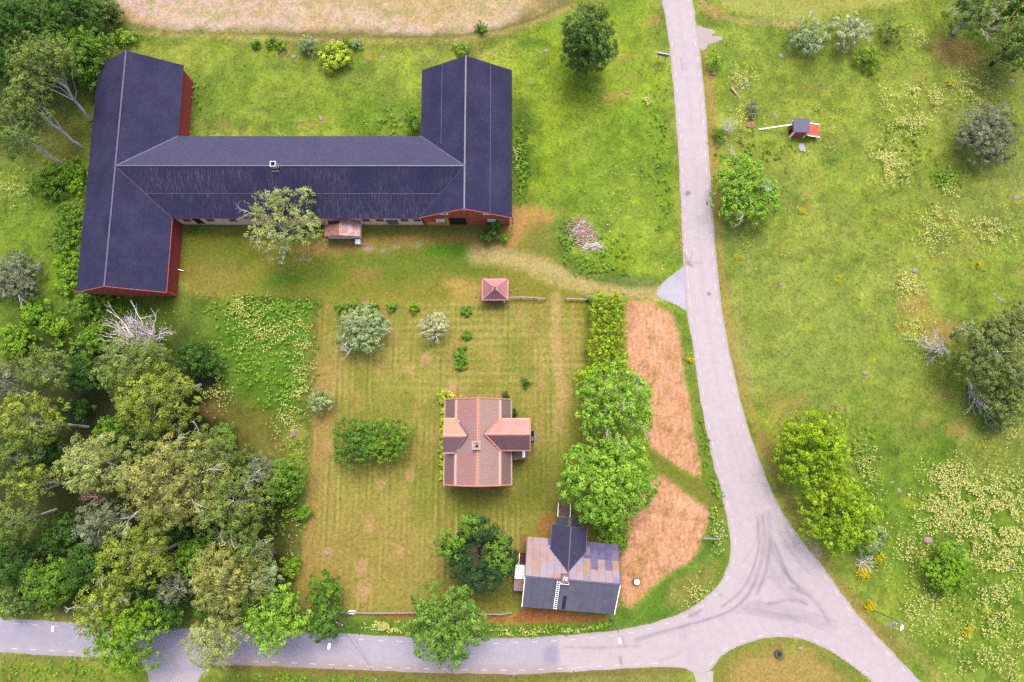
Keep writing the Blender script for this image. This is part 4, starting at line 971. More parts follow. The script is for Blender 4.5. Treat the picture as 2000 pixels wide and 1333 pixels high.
# windows of this house
for xx in (-5, -2, 3.5, 5.6):
    for sd_ in (-1,): loc(MB().box((xx, sd_*(LD-.42), 2.0), (1.0, .1, 1.3)), 'window', GLASS)

# ------------------------------------------------------------------ trees and shrubs
LEAF = leaf_mat('leaves', .15)
BARK_W = plain('birch_bark', C(232, 226, 222, 2.4), C(190, 180, 176, 2.0), 3, .25, .85)
BARK_B = plain('brown_bark', C(120, 104, 92), C(90, 78, 70), 3, .25, .9)
BARK_D = plain('dead_wood', C(226, 212, 212, 2.5), C(196, 182, 182, 2.3), 3, .2, .85)
BARK_P = plain('dead_twigs', C(214, 168, 160, 1.7), C(186, 138, 134, 1.5), 3, .2, .85)
PAL = {   # two leaf tints of each kind
    'oak': ((138, 174, 56), (98, 142, 44)), 'midoak': ((116, 150, 58), (82, 120, 44)), 'green': ((108, 144, 44), (80, 118, 36)), 'bright': ((148, 174, 32), (102, 138, 28)),
    'dark': ((74, 108, 38), (54, 88, 34)), 'deep': ((54, 84, 44), (44, 66, 42)), 'apple': ((94, 132, 44), (70, 108, 38)), 'olive': ((128, 144, 68), (86, 108, 44)), 'yolive': ((150, 160, 64), (104, 124, 42)),
    'mid': ((112, 134, 64), (86, 110, 50)), 'silver': ((150, 170, 118), (128, 150, 90)), 'grey': ((128, 134, 104), (104, 116, 84)), 'paleyellow': ((164, 172, 98), (134, 146, 76)),
    'willow': ((164, 164, 88), (118, 124, 60)), 'lime': ((176, 192, 62), (150, 178, 54)), 'feather': ((182, 186, 140), (160, 166, 120)), 'conif': ((128, 140, 76), (96, 114, 58)), 'tall': ((112, 134, 60), (82, 108, 48)), 'weed': ((124, 160, 48), (104, 146, 44)), 'maple': ((122, 158, 38), (92, 132, 34))}
LK = 2.5      # leaves hang at all angles and shade each other, so single leaves are lighter than the crown
def rdirs(rs, n):
    v = rs.normal(size=(n, 3)); return v/np.linalg.norm(v, axis=1)[:, None]
def leaves_mesh(name, lobes, pal, rs, leaf=.2, clump=.6, per=16, dens=1.0, style='broad', maxl=16000):
    """leaf-sized faces on clumps that sit on the lobes of a crown; lobes: (x, y, z, r, flat)"""
    cen = []; out = []; leaf = leaf*.8; per = int(per*1.5); maxl = int(maxl*1.4)
    for (lx, ly, lz, r, fl) in lobes:
        n = max(4, int(dens*(2.1 if style == 'broad' else 2.6)*(r/clump)**2))
        d = rdirs(rs, n*2); d = d[d[:, 2] > -.45][:n]
        cen.append(np.array((lx, ly, lz))+d*np.array((r, r, r*fl))*rs.uniform(.72, 1.04, (len(d), 1))); out.append(d)
    cen = np.concatenate(cen); out = np.concatenate(out); n = len(cen)
    tot = n*per
    if tot > maxl: k = rs.rand(n) < maxl/tot; cen, out = cen[k], out[k]; n = len(cen)
    ct = rs.uniform(.66, 1.22, n); ch = np.clip(rs.normal(.5, .3, n), 0, 1)
    cr = clump*rs.uniform(.6, 1.15, n)
    L = n*per; ci = np.repeat(np.arange(n), per)
    d = rdirs(rs, L)+out[ci]*.55+np.array((0, 0, .35)); d /= np.linalg.norm(d, axis=1)[:, None]
    p = cen[ci]+d*(cr[ci]*rs.uniform(.68 if style == 'broad' else .45, 1.0, L))[:, None]
    nr = (d+rs.normal(size=(L, 3))*.3+np.array((0, 0, .45))) if style == 'broad' else (d*.55+out[ci]*.6+rs.normal(size=(L, 3))*.36+np.array((0, 0, .35)))
    nr /= np.linalg.norm(nr, axis=1)[:, None]
    if style == 'droop':
        hor = out[ci].copy(); hor[:, 2] = 0
        t = hor*.9+np.array((0, 0, -.55))+rs.normal(size=(L, 3))*.35
        asp = .34
    elif style == 'spray':
        t = out[ci]+np.array((0, 0, .3))+rs.normal(size=(L, 3))*.4; asp = .3
    else:
        t = rs.normal(size=(L, 3)); asp = .62
    t = t-nr*(t*nr).sum(1)[:, None]; t /= np.linalg.norm(t, axis=1)[:, None]+1e-9
    b = np.cross(nr, t)
    s = leaf*rs.uniform(.7, 1.3, L); s1 = s*(1.0 if style == 'broad' else 1.5)
    V = np.empty((L, 4, 3)); V[:, 0] = p+t*s1[:, None]; V[:, 2] = p-t*s1[:, None]; V[:, 1] = p+b*(s1*asp)[:, None]+nr*(s*.15)[:, None]; V[:, 3] = p-b*(s1*asp)[:, None]+nr*(s*.15)[:, None]
    c1, c2 = (np.array(C(*q, LK)) for q in PAL[pal])
    m = np.clip(ch[ci]+rs.normal(0, .22, L), 0, 1)[:, None]
    col = (c1*m+c2*(1-m))*(ct[ci]*rs.uniform(.82, 1.2, L))[:, None]
    return np_mesh(name, V.reshape(-1, 3), np.arange(L*4).reshape(-1, 4), np.repeat(col, 4, 0))
def crown_lobes(rs, rx, ry, rz, n, lr=.42, low=-.35):
    """uneven lobes through an ellipsoid"""
    L = []; m = (rx+ry)/2 if max(rx, ry) < 1.7*min(rx, ry) else min(rx, ry)*1.3; ph0 = rs.uniform(0, 6.28)
    for k in range(n):
        z = 1-(k+.5)*(1-low)/n; th = ph0+2.399963*k+rs.normal()*.15; h = math.sqrt(max(0, 1-z*z))
        d = np.array((math.cos(th)*h, math.sin(th)*h, z))
        r = lr*m*rs.uniform(.6, 1.15); u = rs.uniform(.88, 1.1)
        q = np.array((d[0]*max(.1, rx*u-r), d[1]*max(.1, ry*u-r), d[2]*max(.1, rz*u-r*.8)))
        L.append((q[0], q[1], q[2], r, min(1.0, .55+.45*rz/m)))
    return L
def branch(mb, a, b, r0, r1, rs, n=4, wob=.06, sides=5):
    a, b = np.array(a, float), np.array(b, float); ln = np.linalg.norm(b-a); pts = []; rad = []
    for k in range(n+1):
        t = k/n; q = a+(b-a)*t+(rs.normal(size=3)*wob*ln*(0 if k in (0, n) else 1)); pts.append(q); rad.append(r0+(r1-r0)*t)
    mb.tube(pts, rad, sides); return pts
def twigs(mb, a, d, ln, r, rs, depth, spread=.7, kids=3, up=.1, sides=4):
    d = np.array(d, float); d /= np.linalg.norm(d); b = np.array(a)+d*ln
    pts = branch(mb, a, b, r, r*.55, rs, 3, .05, sides)
    if depth <= 0: return
    for k in range(kids):
        t = pts[rs.randint(1, 4)] if k else pts[-1]
        nd = d+rs.normal(size=3)*spread+np.array((0, 0, up))
        twigs(mb, t, nd, ln*rs.uniform(.5, .78), r*.55, rs, depth-1, spread, kids, up, sides)
NT = 0
def tree(name, label, crown, zc, r, rz=None, pal='green', base=None, kind='broad', cat='tree', leaf=.2, clump=.62, per=16, dens=1.0, lobes=None, lr=.42,
         bark=None, trunk_r=None, group=None, bare=0, low=-.35, seed=None, rxy=None, hole=None):
    """crown: pixel of the crown's middle, zc its height in metres, r its radius in pixels; base: pixel of the foot when the stem leans"""
    global NT
    NT += 1; rs = np.random.RandomState((seed or NT)*13+5)
    sc = 11.7*CH/(CH-zc)/1.07; rx = r/sc; ry = rx
    if rxy: rx, ry = rxy[0]/sc, rxy[1]/sc
    rz = rz or rx*.9
    cx, cy = G(crown[0], crown[1], zc)
    bx, by = G(*base) if base else (cx+rs.normal()*.2, cy+rs.normal()*.2)
    t = thing(name, label, cat, (bx, by, -.05), 0, group)
    o = np.array((cx-bx, cy-by, zc))
    nl = lobes or int(9+rx*1.6)
    L = [(a+o[0], b+o[1], c+o[2]-.12*rz, q, f) for a, b, c, q, f in crown_lobes(rs, rx, ry, rz, nl, lr, low)]
    if hole: L = [l for l in L if math.hypot(l[0]-o[0]-hole[0], l[1]-o[1]-hole[1]) > hole[2]+l[3]*.6]
    if zc > rz*.5: L.append((o[0], o[1], o[2]-rz*.15, min(rx, ry)*.5, rz/rx*.8))
    mat = bark or (BARK_W if kind == 'birch' else BARK_B)
    tr = trunk_r or max(.06, min(.42, .028*(zc+rz)+.02*rx))*(.62 if kind == 'birch' else 1)
    mb = MB(); top = o+np.array((0, 0, rz*.35))
    pts = branch(mb, (0, 0, 0), tuple(top), tr, tr*.3, rs, 6, .015, 7)
    for l in L[:14]:
        st = pts[rs.randint(2, 6)]; branch(mb, st, (l[0], l[1], l[2]), tr*.26, tr*.08, rs, 3, .06, 4)
    for k in range(bare):
        d = rdirs(rs, 1)[0]; d[2] = abs(d[2])*.6+.25
        e = o+d*np.array((rx, ry, rz))*rs.uniform(.55, .8)
        twigs(mb, e, d, rx*.27, .04, rs, 3, .5, 3, .05, 4)
    mb.build('trunk', mat, t, world=False)
    sty = {'broad': 'broad', 'birch': 'droop', 'willow': 'droop', 'spray': 'spray', 'fine': 'spray'}[kind]
    me = leaves_mesh('crown', L, pal, rs, leaf, clump, per, dens, sty)
    mesh_obj('crown' if cat == 'tree' else 'foliage', me, LEAF, t)
    return t
def dead(name, label, base, h, spread_px, n, mat, depth=3, cat='dead tree', lean=(0, 0), up=.15, r0=.09, flat=.8):
    global NT
    NT += 1; rs = np.random.RandomState(NT*7+1); bx, by = G(*base); t = thing(name, label, cat, (bx, by, 0)); mb = MB()
    R_ = spread_px/11.7
    for k in range(n):
        a = 2*math.pi*(k+rs.rand()*.6)/n
        d = np.array((math.cos(a)*R_+lean[0], math.sin(a)*R_*flat+lean[1], h*rs.uniform(.7, 1.2))); ln = np.linalg.norm(d)*.5
        twigs(mb, rs.normal(size=3)*.1*np.array((1, 1, 0)), d, ln, r0*rs.uniform(.7, 1.2), rs, depth, .38, 3, up)
    mb.build('branches', mat, t, world=False); return t

T = tree
# --- around the yard
T('round_tree', 'big round bright green tree just north of the metal-roofed house', (1188, 934), 8.5, 90, 6.2, 'oak', leaf=.21, clump=.7, per=18, dens=1.15, lobes=30, lr=.36)
T('round_tree', 'big round green tree with dead grey twigs in its crown, beside the hedge', (1202, 792), 8.0, 80, 5.6, 'oak', leaf=.21, clump=.7, per=18, lobes=26, lr=.36, bare=7, bark=BARK_D, hole=(.6, -3.4, .9))
T('round_tree', 'full green tree overhanging the road south of the lawn fence', (872, 1218), 8.0, 72, 5.6, 'midoak', leaf=.21, clump=.66, per=18, lobes=24, lr=.36)
T('dark_tree', 'very dark green tree with light green edges west of the metal-roofed house', (935, 1084), 6.5, 66, 4.4, 'deep', leaf=.18, clump=.6, per=20, lobes=26, lr=.36, hole=(-.6, .2, .6))
T('sapling', 'light green bushy sapling at the left edge of the dark tree', (878, 1064), 8.2, 26, 2.4, 'green', lobes=9)
T('sapling', 'light green bushy sapling at the top edge of the dark tree', (920, 1030), 8.4, 22, 1.8, 'green', lobes=8)
T('sapling', 'light green bushy sapling between the dark tree and the metal-roofed house', (974, 1082), 8.4, 24, 2.4, 'green', lobes=9, rxy=(24, 42))
T('fruit_tree', 'dark green spreading fruit tree on the lawn, left of a touching pair', (697, 864), 3.4, 47, 2.4, 'apple', leaf=.17, clump=.5, lobes=16, lr=.36)
T('fruit_tree', 'lighter green fruit tree on the lawn, right of a touching pair', (760, 858), 3.6, 44, 2.5, 'green', leaf=.17, clump=.5, lobes=15, lr=.36)
T('fruit_tree', 'silvery green fruit tree on the lawn below the bush row', (706, 644), 3.4, 50, 2.2, 'silver', leaf=.15, clump=.46, kind='spray', lobes=15, dens=.85, bare=5, bark=BARK_D)
T('fruit_tree', 'small greyish half-bare fruit tree in the upper lawn', (848, 640), 2.6, 30, 1.7, 'feather', leaf=.13, clump=.4, kind='spray', lobes=9, dens=.75, bare=5, bark=BARK_D)
T('young_tree', 'small feathery green tree at the left edge of the lawn', (628, 782), 2.4, 25, 1.6, 'silver', leaf=.14, clump=.4, kind='spray', lobes=8, dens=.8)
T('birch_tree', 'pale birch with white trunk in front of the barn wall', (556, 436), 8.2, 78, 4.6, 'paleyellow', base=(556, 496), kind='birch', leaf=.16, clump=.6, per=12, dens=.8, lobes=20, lr=.32, bare=3)
T('young_tree', 'bright green young tree at the lawn corner, upper of two by the fence', (637, 1152), 4.2, 33, 2.4, 'green', leaf=.2, clump=.5, kind='spray', lobes=9)
T('young_tree', 'darker green young tree between the lawn fence and road, below its twin', (634, 1214), 4.4, 36, 2.4, 'apple', leaf=.2, clump=.5, kind='spray', lobes=10)
T('dense_tree', 'tall dense dark green tree between the barn and the road at the top', (1151, 76), 8.5, 57, 7.5, 'tall', leaf=.17, clump=.6, kind='willow', per=22, lobes=34, lr=.38, low=-.75, rxy=(56, 64))
# hedge: one clipped body of leaves
def hedge(name, label, pts, w_px, h, pal, seed):
    rs = np.random.RandomState(seed); l = resample(Gl(pts, h*.6), 1.1); w = w_px/11.9
    c0 = l[0]; t = thing(name, label, 'hedge', (c0[0], c0[1], 0)); L = []; mb = MB()
    for q in l:
        for k in np.linspace(-1, 1, 4): L.append((q[0]-c0[0]+k*(w/2-.75)+rs.normal()*.1, q[1]-c0[1]+rs.normal()*.15, h*.62+rs.normal()*.12, .95, 1.15))
        branch(mb, (q[0]-c0[0], q[1]-c0[1], 0), (q[0]-c0[0]+rs.normal()*.3, q[1]-c0[1], h*.7), .06, .02, rs, 3)
    mb.build('stems', BARK_B, t, world=False)
    mesh_obj('foliage', leaves_mesh('foliage', L, pal, rs, .17, .42, 15, .8, 'broad', 24000), LEAF, t); return t
hedge('hedge', 'long bright green clipped hedge beside the dry field', [(1187, 580), (1186, 650), (1184, 726)], 70, 3.2, 'bright', 3)
T('hedge_bush', 'bright green bush where the hedge meets the round tree', (1150, 745), 2.2, 30, 2.0, 'bright', cat='bush', lobes=9)
T('hedge_bush', 'green bush between the big round tree and the metal-roofed house', (1192, 1036), 2.6, 33, 2.2, 'maple', cat='bush', lobes=11)
T('hedge_bush', 'small green bush tight against the metal-roofed house corner', (1212, 1062), 2.0, 14, 1.6, 'maple', cat='bush', lobes=6)
# --- along the barn
for k, (px, py, r, z, pal, lab) in enumerate(((140, 345, 34, 2.6, 'maple', 'green bush by the west barn wall, topmost and widest of the row'), (95, 362, 30, 2.0, 'green', 'green bush standing out from the topmost one by the west barn wall'),
        (140, 425, 30, 2.6, 'green', 'green bush by the west barn wall below the bare gap'), (128, 470, 28, 2.4, 'green', 'darker green bush midway along the west barn wall'), (140, 515, 26, 2.2, 'maple', 'light green bush low along the west barn wall'),
        (132, 552, 24, 2.0, 'maple', 'light green bush near the southwest barn corner'), (165, 600, 26, 2.2, 'green', 'green bush just below the southwest barn corner'), (205, 580, 20, 2.0, 'maple', 'pale green bush in front of the west wing gable'))):
    T('barn_bush', lab, (px, py), z*.6, r*1.25, z*.75, pal, cat='bush', leaf=.18, clump=.5, lobes=8, group='bushes along the west wing of the barn')
T('bush', 'dark green bush in the corner of the barn and its east wing', (806, 240), 2.0, 20, 2.2, 'green', cat='bush', lobes=8, rxy=(17, 32))
T('bush', 'dark green bush in front of the red gable', (955, 455), 1.6, 19, 1.6, 'dark', cat='bush', lobes=8)
T('bush', 'light green bush touching the dark one at the red gable', (968, 440), 1.4, 10, 1.4, 'maple', cat='bush', lobes=5, leaf=.15)
T('bush', 'tiny green bush to the right of the red gable', (985, 466), .7, 10, .8, 'maple', cat='bush', lobes=5, leaf=.13, clump=.3)
T('grey_shrub', 'grey-green shrub at the left edge beside the barn bushes', (28, 540), 2.6, 52, 2.4, 'grey', cat='bush', kind='fine', leaf=.14, clump=.5, lobes=14, bare=3, bark=BARK_D)
T('bush', 'low bright green bush below the barn on the left', (108, 636), 1.2, 28, 1.2, 'maple', cat='bush', lobes=8, rxy=(32, 22))
T('yard_bush', 'yellow-green bush on the grass behind the barn', (655, 110), 1.7, 32, 1.8, 'lime', cat='bush', leaf=.2, clump=.5, kind='spray', lobes=10)
T('yard_bush', 'grey-green bush left of the yellow-green one behind the barn', (602, 88), 1.5, 20, 1.6, 'silver', cat='bush', kind='fine', leaf=.13, clump=.4, lobes=8)
for px, py, r, pal, lab in ((550, 90, 11, 'maple', 'small light green bush at the field edge, right of a dark one'), (530, 84, 13, 'green', 'small dark green bush at the field edge behind the barn'), (697, 87, 11, 'silver', 'small pale bush right of the yellow-green bush'), (676, 84, 10, 'green', 'small dark bush just above the yellow-green bush'),
                            (500, 86, 9, 'green', 'tiny green bush at the field edge, leftmost behind the barn'), (900, 95, 18, 'weed', 'low light green bush above the east wing ridge'), (940, 55, 14, 'green', 'low dark green bush on the field margin above the east wing')):
    T('field_bush', lab, (px, py), .8, r, .9, pal, cat='bush', leaf=.14, clump=.36, lobes=6)
# bush row and plants on the lawn
for px, py, r, pal, lab in ((666, 602, 12, 'green', 'round garden bush, leftmost of the row above the silvery tree'), (694, 598, 14, 'green', 'round garden bush, second from left in the row above the silvery tree'), (730, 602, 13, 'green', 'dark garden bush above the right side of the silvery tree'),
                            (765, 598, 9, 'weed', 'pale garden bush right of the silvery tree row'), (808, 600, 9, 'maple', 'small garden bush between the silvery tree and the greyish tree')):
    T('garden_bush', lab, (px, py), .8, r, .8, pal, cat='bush', leaf=.15, clump=.34, lobes=6, group='bush row on the lawn')
for px, py, rx_, ry_, lab in ((902, 700, 14, 24, 'long patch of big-leaved plants on the lawn above the tiled house'), (911, 608, 9, 9, 'small big-leaved plant clump nearest the square tiled shed'), (911, 655, 8, 8, 'small big-leaved plant clump above the long patch')):
    T('leafy_plant', lab, (px, py), .4, rx_, .4, 'green', cat='plant', leaf=.26, clump=.32, per=8, lobes=9, rxy=(rx_, ry_), trunk_r=.03)
T('small_shrub', 'tiny dark green shrub alone on the lawn by the hedge', (1027, 748), .6, 9, .7, 'dark', cat='bush', leaf=.12, clump=.28, lobes=5)
T('wall_creeper', 'yellow-green climber on the corner of the tiled house', (878, 774), .8, 18, 1.2, 'lime', cat='bush', leaf=.13, clump=.3, lobes=8, rxy=(26, 9))
T('wall_creeper', 'narrow yellow-green plants along the west wall of the tiled house', (864, 850), .4, 8, .5, 'lime', cat='bush', leaf=.12, clump=.26, lobes=46, rxy=(6, 88), low=-.1)
T('house_bush', 'dark bush at the north-east corner of the tiled house', (988, 773), .6, 9, .8, 'dark', cat='bush', leaf=.12, clump=.28, lobes=5)
T('house_bush', 'dark bush beside the east wall of the tiled house', (1004, 806), .8, 8, .9, 'dark', cat='bush', leaf=.12, clump=.28, lobes=5)
# --- upper left wood
W_ = (('dark', (45, 45), 9, 62, 'broad', 'dark green broad tree in the top left corner'), ('dark', (140, 20), 8, 55, 'broad', 'dark green tree at the top edge near the pale field'), ('dark', (15, 130), 8, 50, 'broad', 'shadowy dark tree behind the birches at the left edge'),
      ('green', (165, 95), 6, 56, 'broad', 'rounded green tree close behind the barn corner'), ('mid', (195, 18), 4, 36, 'broad', 'lighter green tree at the corner of the pale field'), ('dark', (90, 85), 8, 48, 'broad', 'dark tree between the corner tree and the barn'), ('green', (190, 150), 3.5, 34, 'broad', 'low green tree tight against the west wing roof'),
      ('dark', (-30, 60), 9, 60, 'broad', 'dark tree cut off by the left edge at the top'))
for pal, c, z, r, kd, lab in W_: T('broadleaf_tree', lab, c, z, r, None, pal, kind=kd, leaf=.2, clump=.62, lobes=16, per=15)
T('field_shrub', 'low yellowish shrub between the barn corner and pale field', (245, 72), 1.2, 24, 1.2, 'weed', cat='bush', lobes=8, rxy=(34, 18))
T('field_shrub', 'low green shrub on the field corner right of the dark trees', (222, 30), 1.4, 22, 1.2, 'mid', cat='bush', lobes=7, rxy=(22, 30))
T('birch_tree', 'tall olive birch left of the barn, uppermost of three', (88, 122), 13, 62, 5.2, 'olive', base=(178, 236), kind='birch', leaf=.15, per=15, lobes=16, rxy=(70, 56))
T('birch_tree', 'olive birch left of the barn, middle of three with bare white trunk', (55, 195), 12.5, 52, 4.6, 'olive', base=(161, 288), kind='birch', leaf=.15, per=15, lobes=14)
T('birch_tree', 'pale birch left of the barn, lowest of three', (32, 262), 12, 50, 4.2, 'mid', base=(127, 323), kind='birch', leaf=.15, per=14, lobes=13)
# --- lower left wood
LWD = (
 ('birch_tree', 'birch', 'olive', (265, 722), 11, 72, None, 'big olive birch behind the pale dead twigs'),
 ('birch_tree', 'birch', 'yolive', (305, 780), 12, 76, (392, 752), 'big yellow-olive birch leaning from the edge of the wood'),
 ('broadleaf_tree', 'broad', 'dark', (385, 700), 4, 40, None, 'low dark green tree right of the pale dead twigs'),
 ('broadleaf_tree', 'broad', 'dark', (160, 728), 5, 42, None, 'dark green tree between two olive birches on the upper left of the wood'),
 ('birch_tree', 'birch', 'olive', (85, 724), 12, 46, None, 'olive-grey birch at the top left of the lower wood'),
 ('birch_tree', 'birch', 'grey', (6, 745), 12, 36, (66, 772), 'grey-olive birch cut by the left edge with a white trunk'),
 ('birch_tree', 'birch', 'yolive', (60, 822), 12, 58, (172, 834), 'wide yellow-olive birch with a white trunk lying across a dark gap'),
 ('birch_tree', 'birch', 'mid', (30, 895), 11, 48, (130, 872), 'mid green birch at the left edge of the wood'),
 ('birch_tree', 'birch', 'yolive', (65, 945), 11.5, 40, (152, 944), 'small yellow-olive birch below a white trunk on the left side'),
 ('birch_tree', 'birch', 'paleyellow', (188, 905), 11, 64, None, 'pale olive drooping birch in the heart of the wood'),
 ('spreading_tree', 'birch', 'willow', (345, 940), 12, 92, None, 'largest yellow-olive tree of the wood with pale bare branches'),
 ('spreading_tree', 'birch', 'olive', (455, 985), 10, 70, None, 'olive tree with pale streaming branches beside the lawn'),
 ('spreading_tree', 'birch', 'olive', (400, 890), 10, 60, None, 'olive tree on the upper right side of the largest one'),
 ('broadleaf_tree', 'broad', 'green', (558, 938), 4.5, 40, None, 'round mid green tree on the lawn edge of the wood'),
 ('grey_shrub', 'fine', 'grey', (513, 925), 4.5, 34, None, 'grey-green shrubby tree left of the round mid green tree'),
 ('birch_tree', 'birch', 'olive', (25, 1022), 11, 44, (110, 996), 'olive birch at the left edge above the road wood'),
 ('grey_tree', 'birch', 'grey', (195, 1018), 10, 46, None, 'smooth grey-green tree in the middle of the lower wood'),
 ('birch_tree', 'birch', 'yolive', (270, 1085), 11, 64, None, 'yellow-olive birch below the largest tree of the wood'),
 ('broadleaf_tree', 'broad', 'dark', (25, 1085), 6, 48, None, 'dark green tree at the left edge above the roadside'),
 ('broadleaf_tree', 'broad', 'green', (105, 1132), 6, 48, None, 'mid green tree above the roadside flowers on the left'),
 ('broadleaf_tree', 'broad', 'dark', (172, 1102), 7, 42, None, 'dark blue-green tree right of the mid green roadside tree'),
 ('birch_tree', 'birch', 'yolive', (205, 1185), 9, 54, None, 'yellowish half-dead birch beside the left street lamp'),
 ('broadleaf_tree', 'broad', 'maple', (252, 1242), 8, 66, None, 'bright green tree hanging over the road on the left'),
 ('broadleaf_tree', 'broad', 'dark', (330, 1195), 5, 34, None, 'shaded green tree between the bright overhanging tree and the drooping birch'),
 ('grey_tree', 'birch', 'grey', (342, 1150), 8, 30, None, 'small grey-green tree above the roadside'),
 ('birch_tree', 'birch', 'willow', (440, 1135), 11, 68, None, 'yellow-olive birch above the drooping roadside birch'),
 ('broadleaf_tree', 'broad', 'green', (388, 1085), 6, 40, None, 'green tree in the gap under the largest tree of the wood'),
 ('birch_tree', 'birch', 'paleyellow', (420, 1255), 10, 52, None, 'pale drooping birch hanging over the road by the side lane'),
 ('birch_tree', 'birch', 'olive', (488, 1075), 9, 44, None, 'olive birch near the lawn corner of the wood'),
 ('broadleaf_tree', 'broad', 'oak', (540, 1208), 7.5, 60, None, 'bright green round-crowned tree at the lawn corner over the road edge'),
 ('grey_tree', 'fine', 'silver', (512, 1135), 6.5, 38, None, 'silvery half-bare tree above the bright corner tree'),
 ('broadleaf_tree', 'broad', 'dark', (245, 880), 5, 42, None, 'dark tree in the shade between the two olive birches'),
 ('broadleaf_tree', 'broad', 'mid', (300, 862), 6, 36, None, 'thin mid green tree with bare forks in the middle of the wood'),
 ('broadleaf_tree', 'broad', 'green', (215, 850), 3.5, 34, None, 'low green tree left of the big yellow-olive birch'),
 ('broadleaf_tree', 'broad', 'dark', (120, 1045), 5, 40, None, 'low dark tree in the shade left of the smooth grey-green tree'),
 ('broadleaf_tree', 'broad', 'dark', (420, 1180), 4, 40, None, 'low dark tree under the drooping roadside birch'),
 ('broadleaf_tree', 'broad', 'dark', (330, 1030), 5, 40, None, 'dark tree under the lower left of the largest tree of the wood'),
 ('broadleaf_tree', 'broad', 'dark', (90, 880), 4, 40, None, 'dark undergrowth tree beneath the wide yellow-olive birch'),
 ('broadleaf_tree', 'broad', 'mid', (40, 1165), 2.5, 40, None, 'low yellowish green growth tree on the left roadside'))
for nm, kd, pal, c, z, r, b, lab in LWD:
    bir = kd == 'birch'
    T(nm, lab, c, z, r*(.96 if bir else 1), (r/12.5)*(1.25 if bir else 1.0), pal, low=-.65 if bir else -.4, base=b, kind=kd, leaf=.15 if bir else .19, clump=.66 if bir else .6, per=17 if bir else 15, lobes=int(10+r/6), lr=.4,
      bark=BARK_W if bir else BARK_B, bare={'spreading_tree': 4}.get(nm, 0)+(4 if 'half' in lab else 0)+(2 if 'forks' in lab else 0))
for px, py, z, r, pal, lab in ((30, 662, 1.6, 36, 'maple', 'bright green bush at the left edge above the lower wood'), (180, 668, 1.6, 30, 'green', 'green bush left of the pale dead twigs'), (70, 612, 1.0, 30, 'maple', 'low bright bush below the grey-green shrub on the left'),
        (440, 850, 1.6, 26, 'green', 'green bush on the open side of the wood'), (590, 1000, 1.2, 18, 'green', 'narrow green bush between the wood and the lawn, upper'), (570, 1105, 1.4, 20, 'maple', 'green bush at the wood edge above the bright corner tree'), (480, 900, 2.2, 26, 'mid', 'mid green bush behind the round tree by the lawn'),
        (140, 905, 3.5, 30, 'dark', 'dark bush in the gap right of the white trunks'), (150, 800, 3, 30, 'dark', 'dark bush in the gap above the longest white trunk'), (10, 1140, 3, 34, 'green', 'green bush at the left edge above the road'), (290, 1150, 4, 34, 'dark', 'dark bush right of the half-dead birch')):
    T('wood_bush', lab, (px, py), z, r, max(1.2, z*.8), pal, cat='bush', leaf=.18, clump=.5, lobes=9)
dead('dead_tree', 'fan of pale bare branches at the top of the lower wood', (300, 690), 5.5, 46, 20, BARK_D, 3, lean=(-1.2, 3.6), up=.1, r0=.17, flat=.5)
dead('dead_brush', 'reddish brown dead brush in a dark gap of the wood', (185, 972), 1.2, 22, 9, BARK_P, 3, 'brush')
dead('dead_brush', 'purplish dead shrub at the lawn edge of the wood', (522, 1076), 1.2, 24, 9, BARK_P, 3, 'brush')
dead('dead_brush', 'fan of grey dead branches beside the bright overhanging tree', (245, 1180), 7.5, 18, 8, BARK_D, 3, 'brush', lean=(.5, 0))
# --- right meadow
T('broadleaf_tree', 'bright green spreading tree at the road side on the right', (1458, 372), 4.6, 70, 3.2, 'oak', leaf=.2, clump=.6, lobes=18, lr=.36, bare=4, bark=BARK_D)
T('road_bush', 'small round bush by the road edge at the top right', (1394, 122), 1.2, 15, 1.3, 'oak', cat='bush', lobes=6, leaf=.15)
T('broadleaf_tree', 'big bright yellow-green tree right of the road bend', (1588, 880), 6.2, 76, 4.6, 'bright', leaf=.19, clump=.6, per=17, lobes=22, lr=.36, rxy=(72, 80))
T('broadleaf_tree', 'big yellow-green tree touching the one right of the bend, lower', (1640, 1005), 5.4, 70, 4.2, 'bright', leaf=.19, clump=.6, per=17, lobes=20, lr=.36, rxy=(76, 66))
T('grey_shrub', 'pale green shrub trailing right of the two yellow-green trees', (1700, 1050), 2.2, 30, 1.6, 'silver', cat='bush', kind='fine', leaf=.13, clump=.4, lobes=8)
T('meadow_bush', 'round dark green bush standing alone in the flowery meadow', (1850, 1112), 2.4, 44, 2.3, 'maple', cat='bush', leaf=.19, clump=.5, lobes=14)
T('grey_tree', 'round grey-green tree at the right edge of the meadow', (1928, 262), 4.2, 66, 3.4, 'grey', kind='fine', leaf=.15, clump=.55, lobes=18, lr=.36)
T('dark_tree', 'large dark tree at the right edge of the meadow', (1935, 690), 7, 78, 4.6, 'conif', kind='fine', leaf=.16, clump=.6, per=18, lobes=20, lr=.36, bare=5, bark=BARK_D)
T('dark_tree', 'smaller dark tree below the large one at the right edge', (1965, 780), 5, 50, 3.2, 'conif', kind='fine', leaf=.16, clump=.55, lobes=14)
T('dark_tree', 'dark tree just above the large one at the right edge', (1990, 630), 6, 44, 3.4, 'conif', kind='fine', leaf=.16, clump=.55, lobes=12)
T('shrub', 'low grey-green shrub below the dark trees at the right edge', (1942, 820), 1.6, 24, 1.4, 'conif', cat='bush', kind='fine', leaf=.13, clump=.4, lobes=8, rxy=(20, 30))
T('olive_tree', 'olive tree with pale bare branches in the top right corner', (1905, 22), 6, 58, 3.8, 'mid', kind='fine', leaf=.15, clump=.55, lobes=14, bare=8, bark=BARK_D, dens=.8)
T('dark_tree', 'dark green tree at the right edge of the top right corner', (1985, 85), 6.5, 58, 4.2, 'tall', kind='fine', leaf=.16, clump=.6, lobes=16)
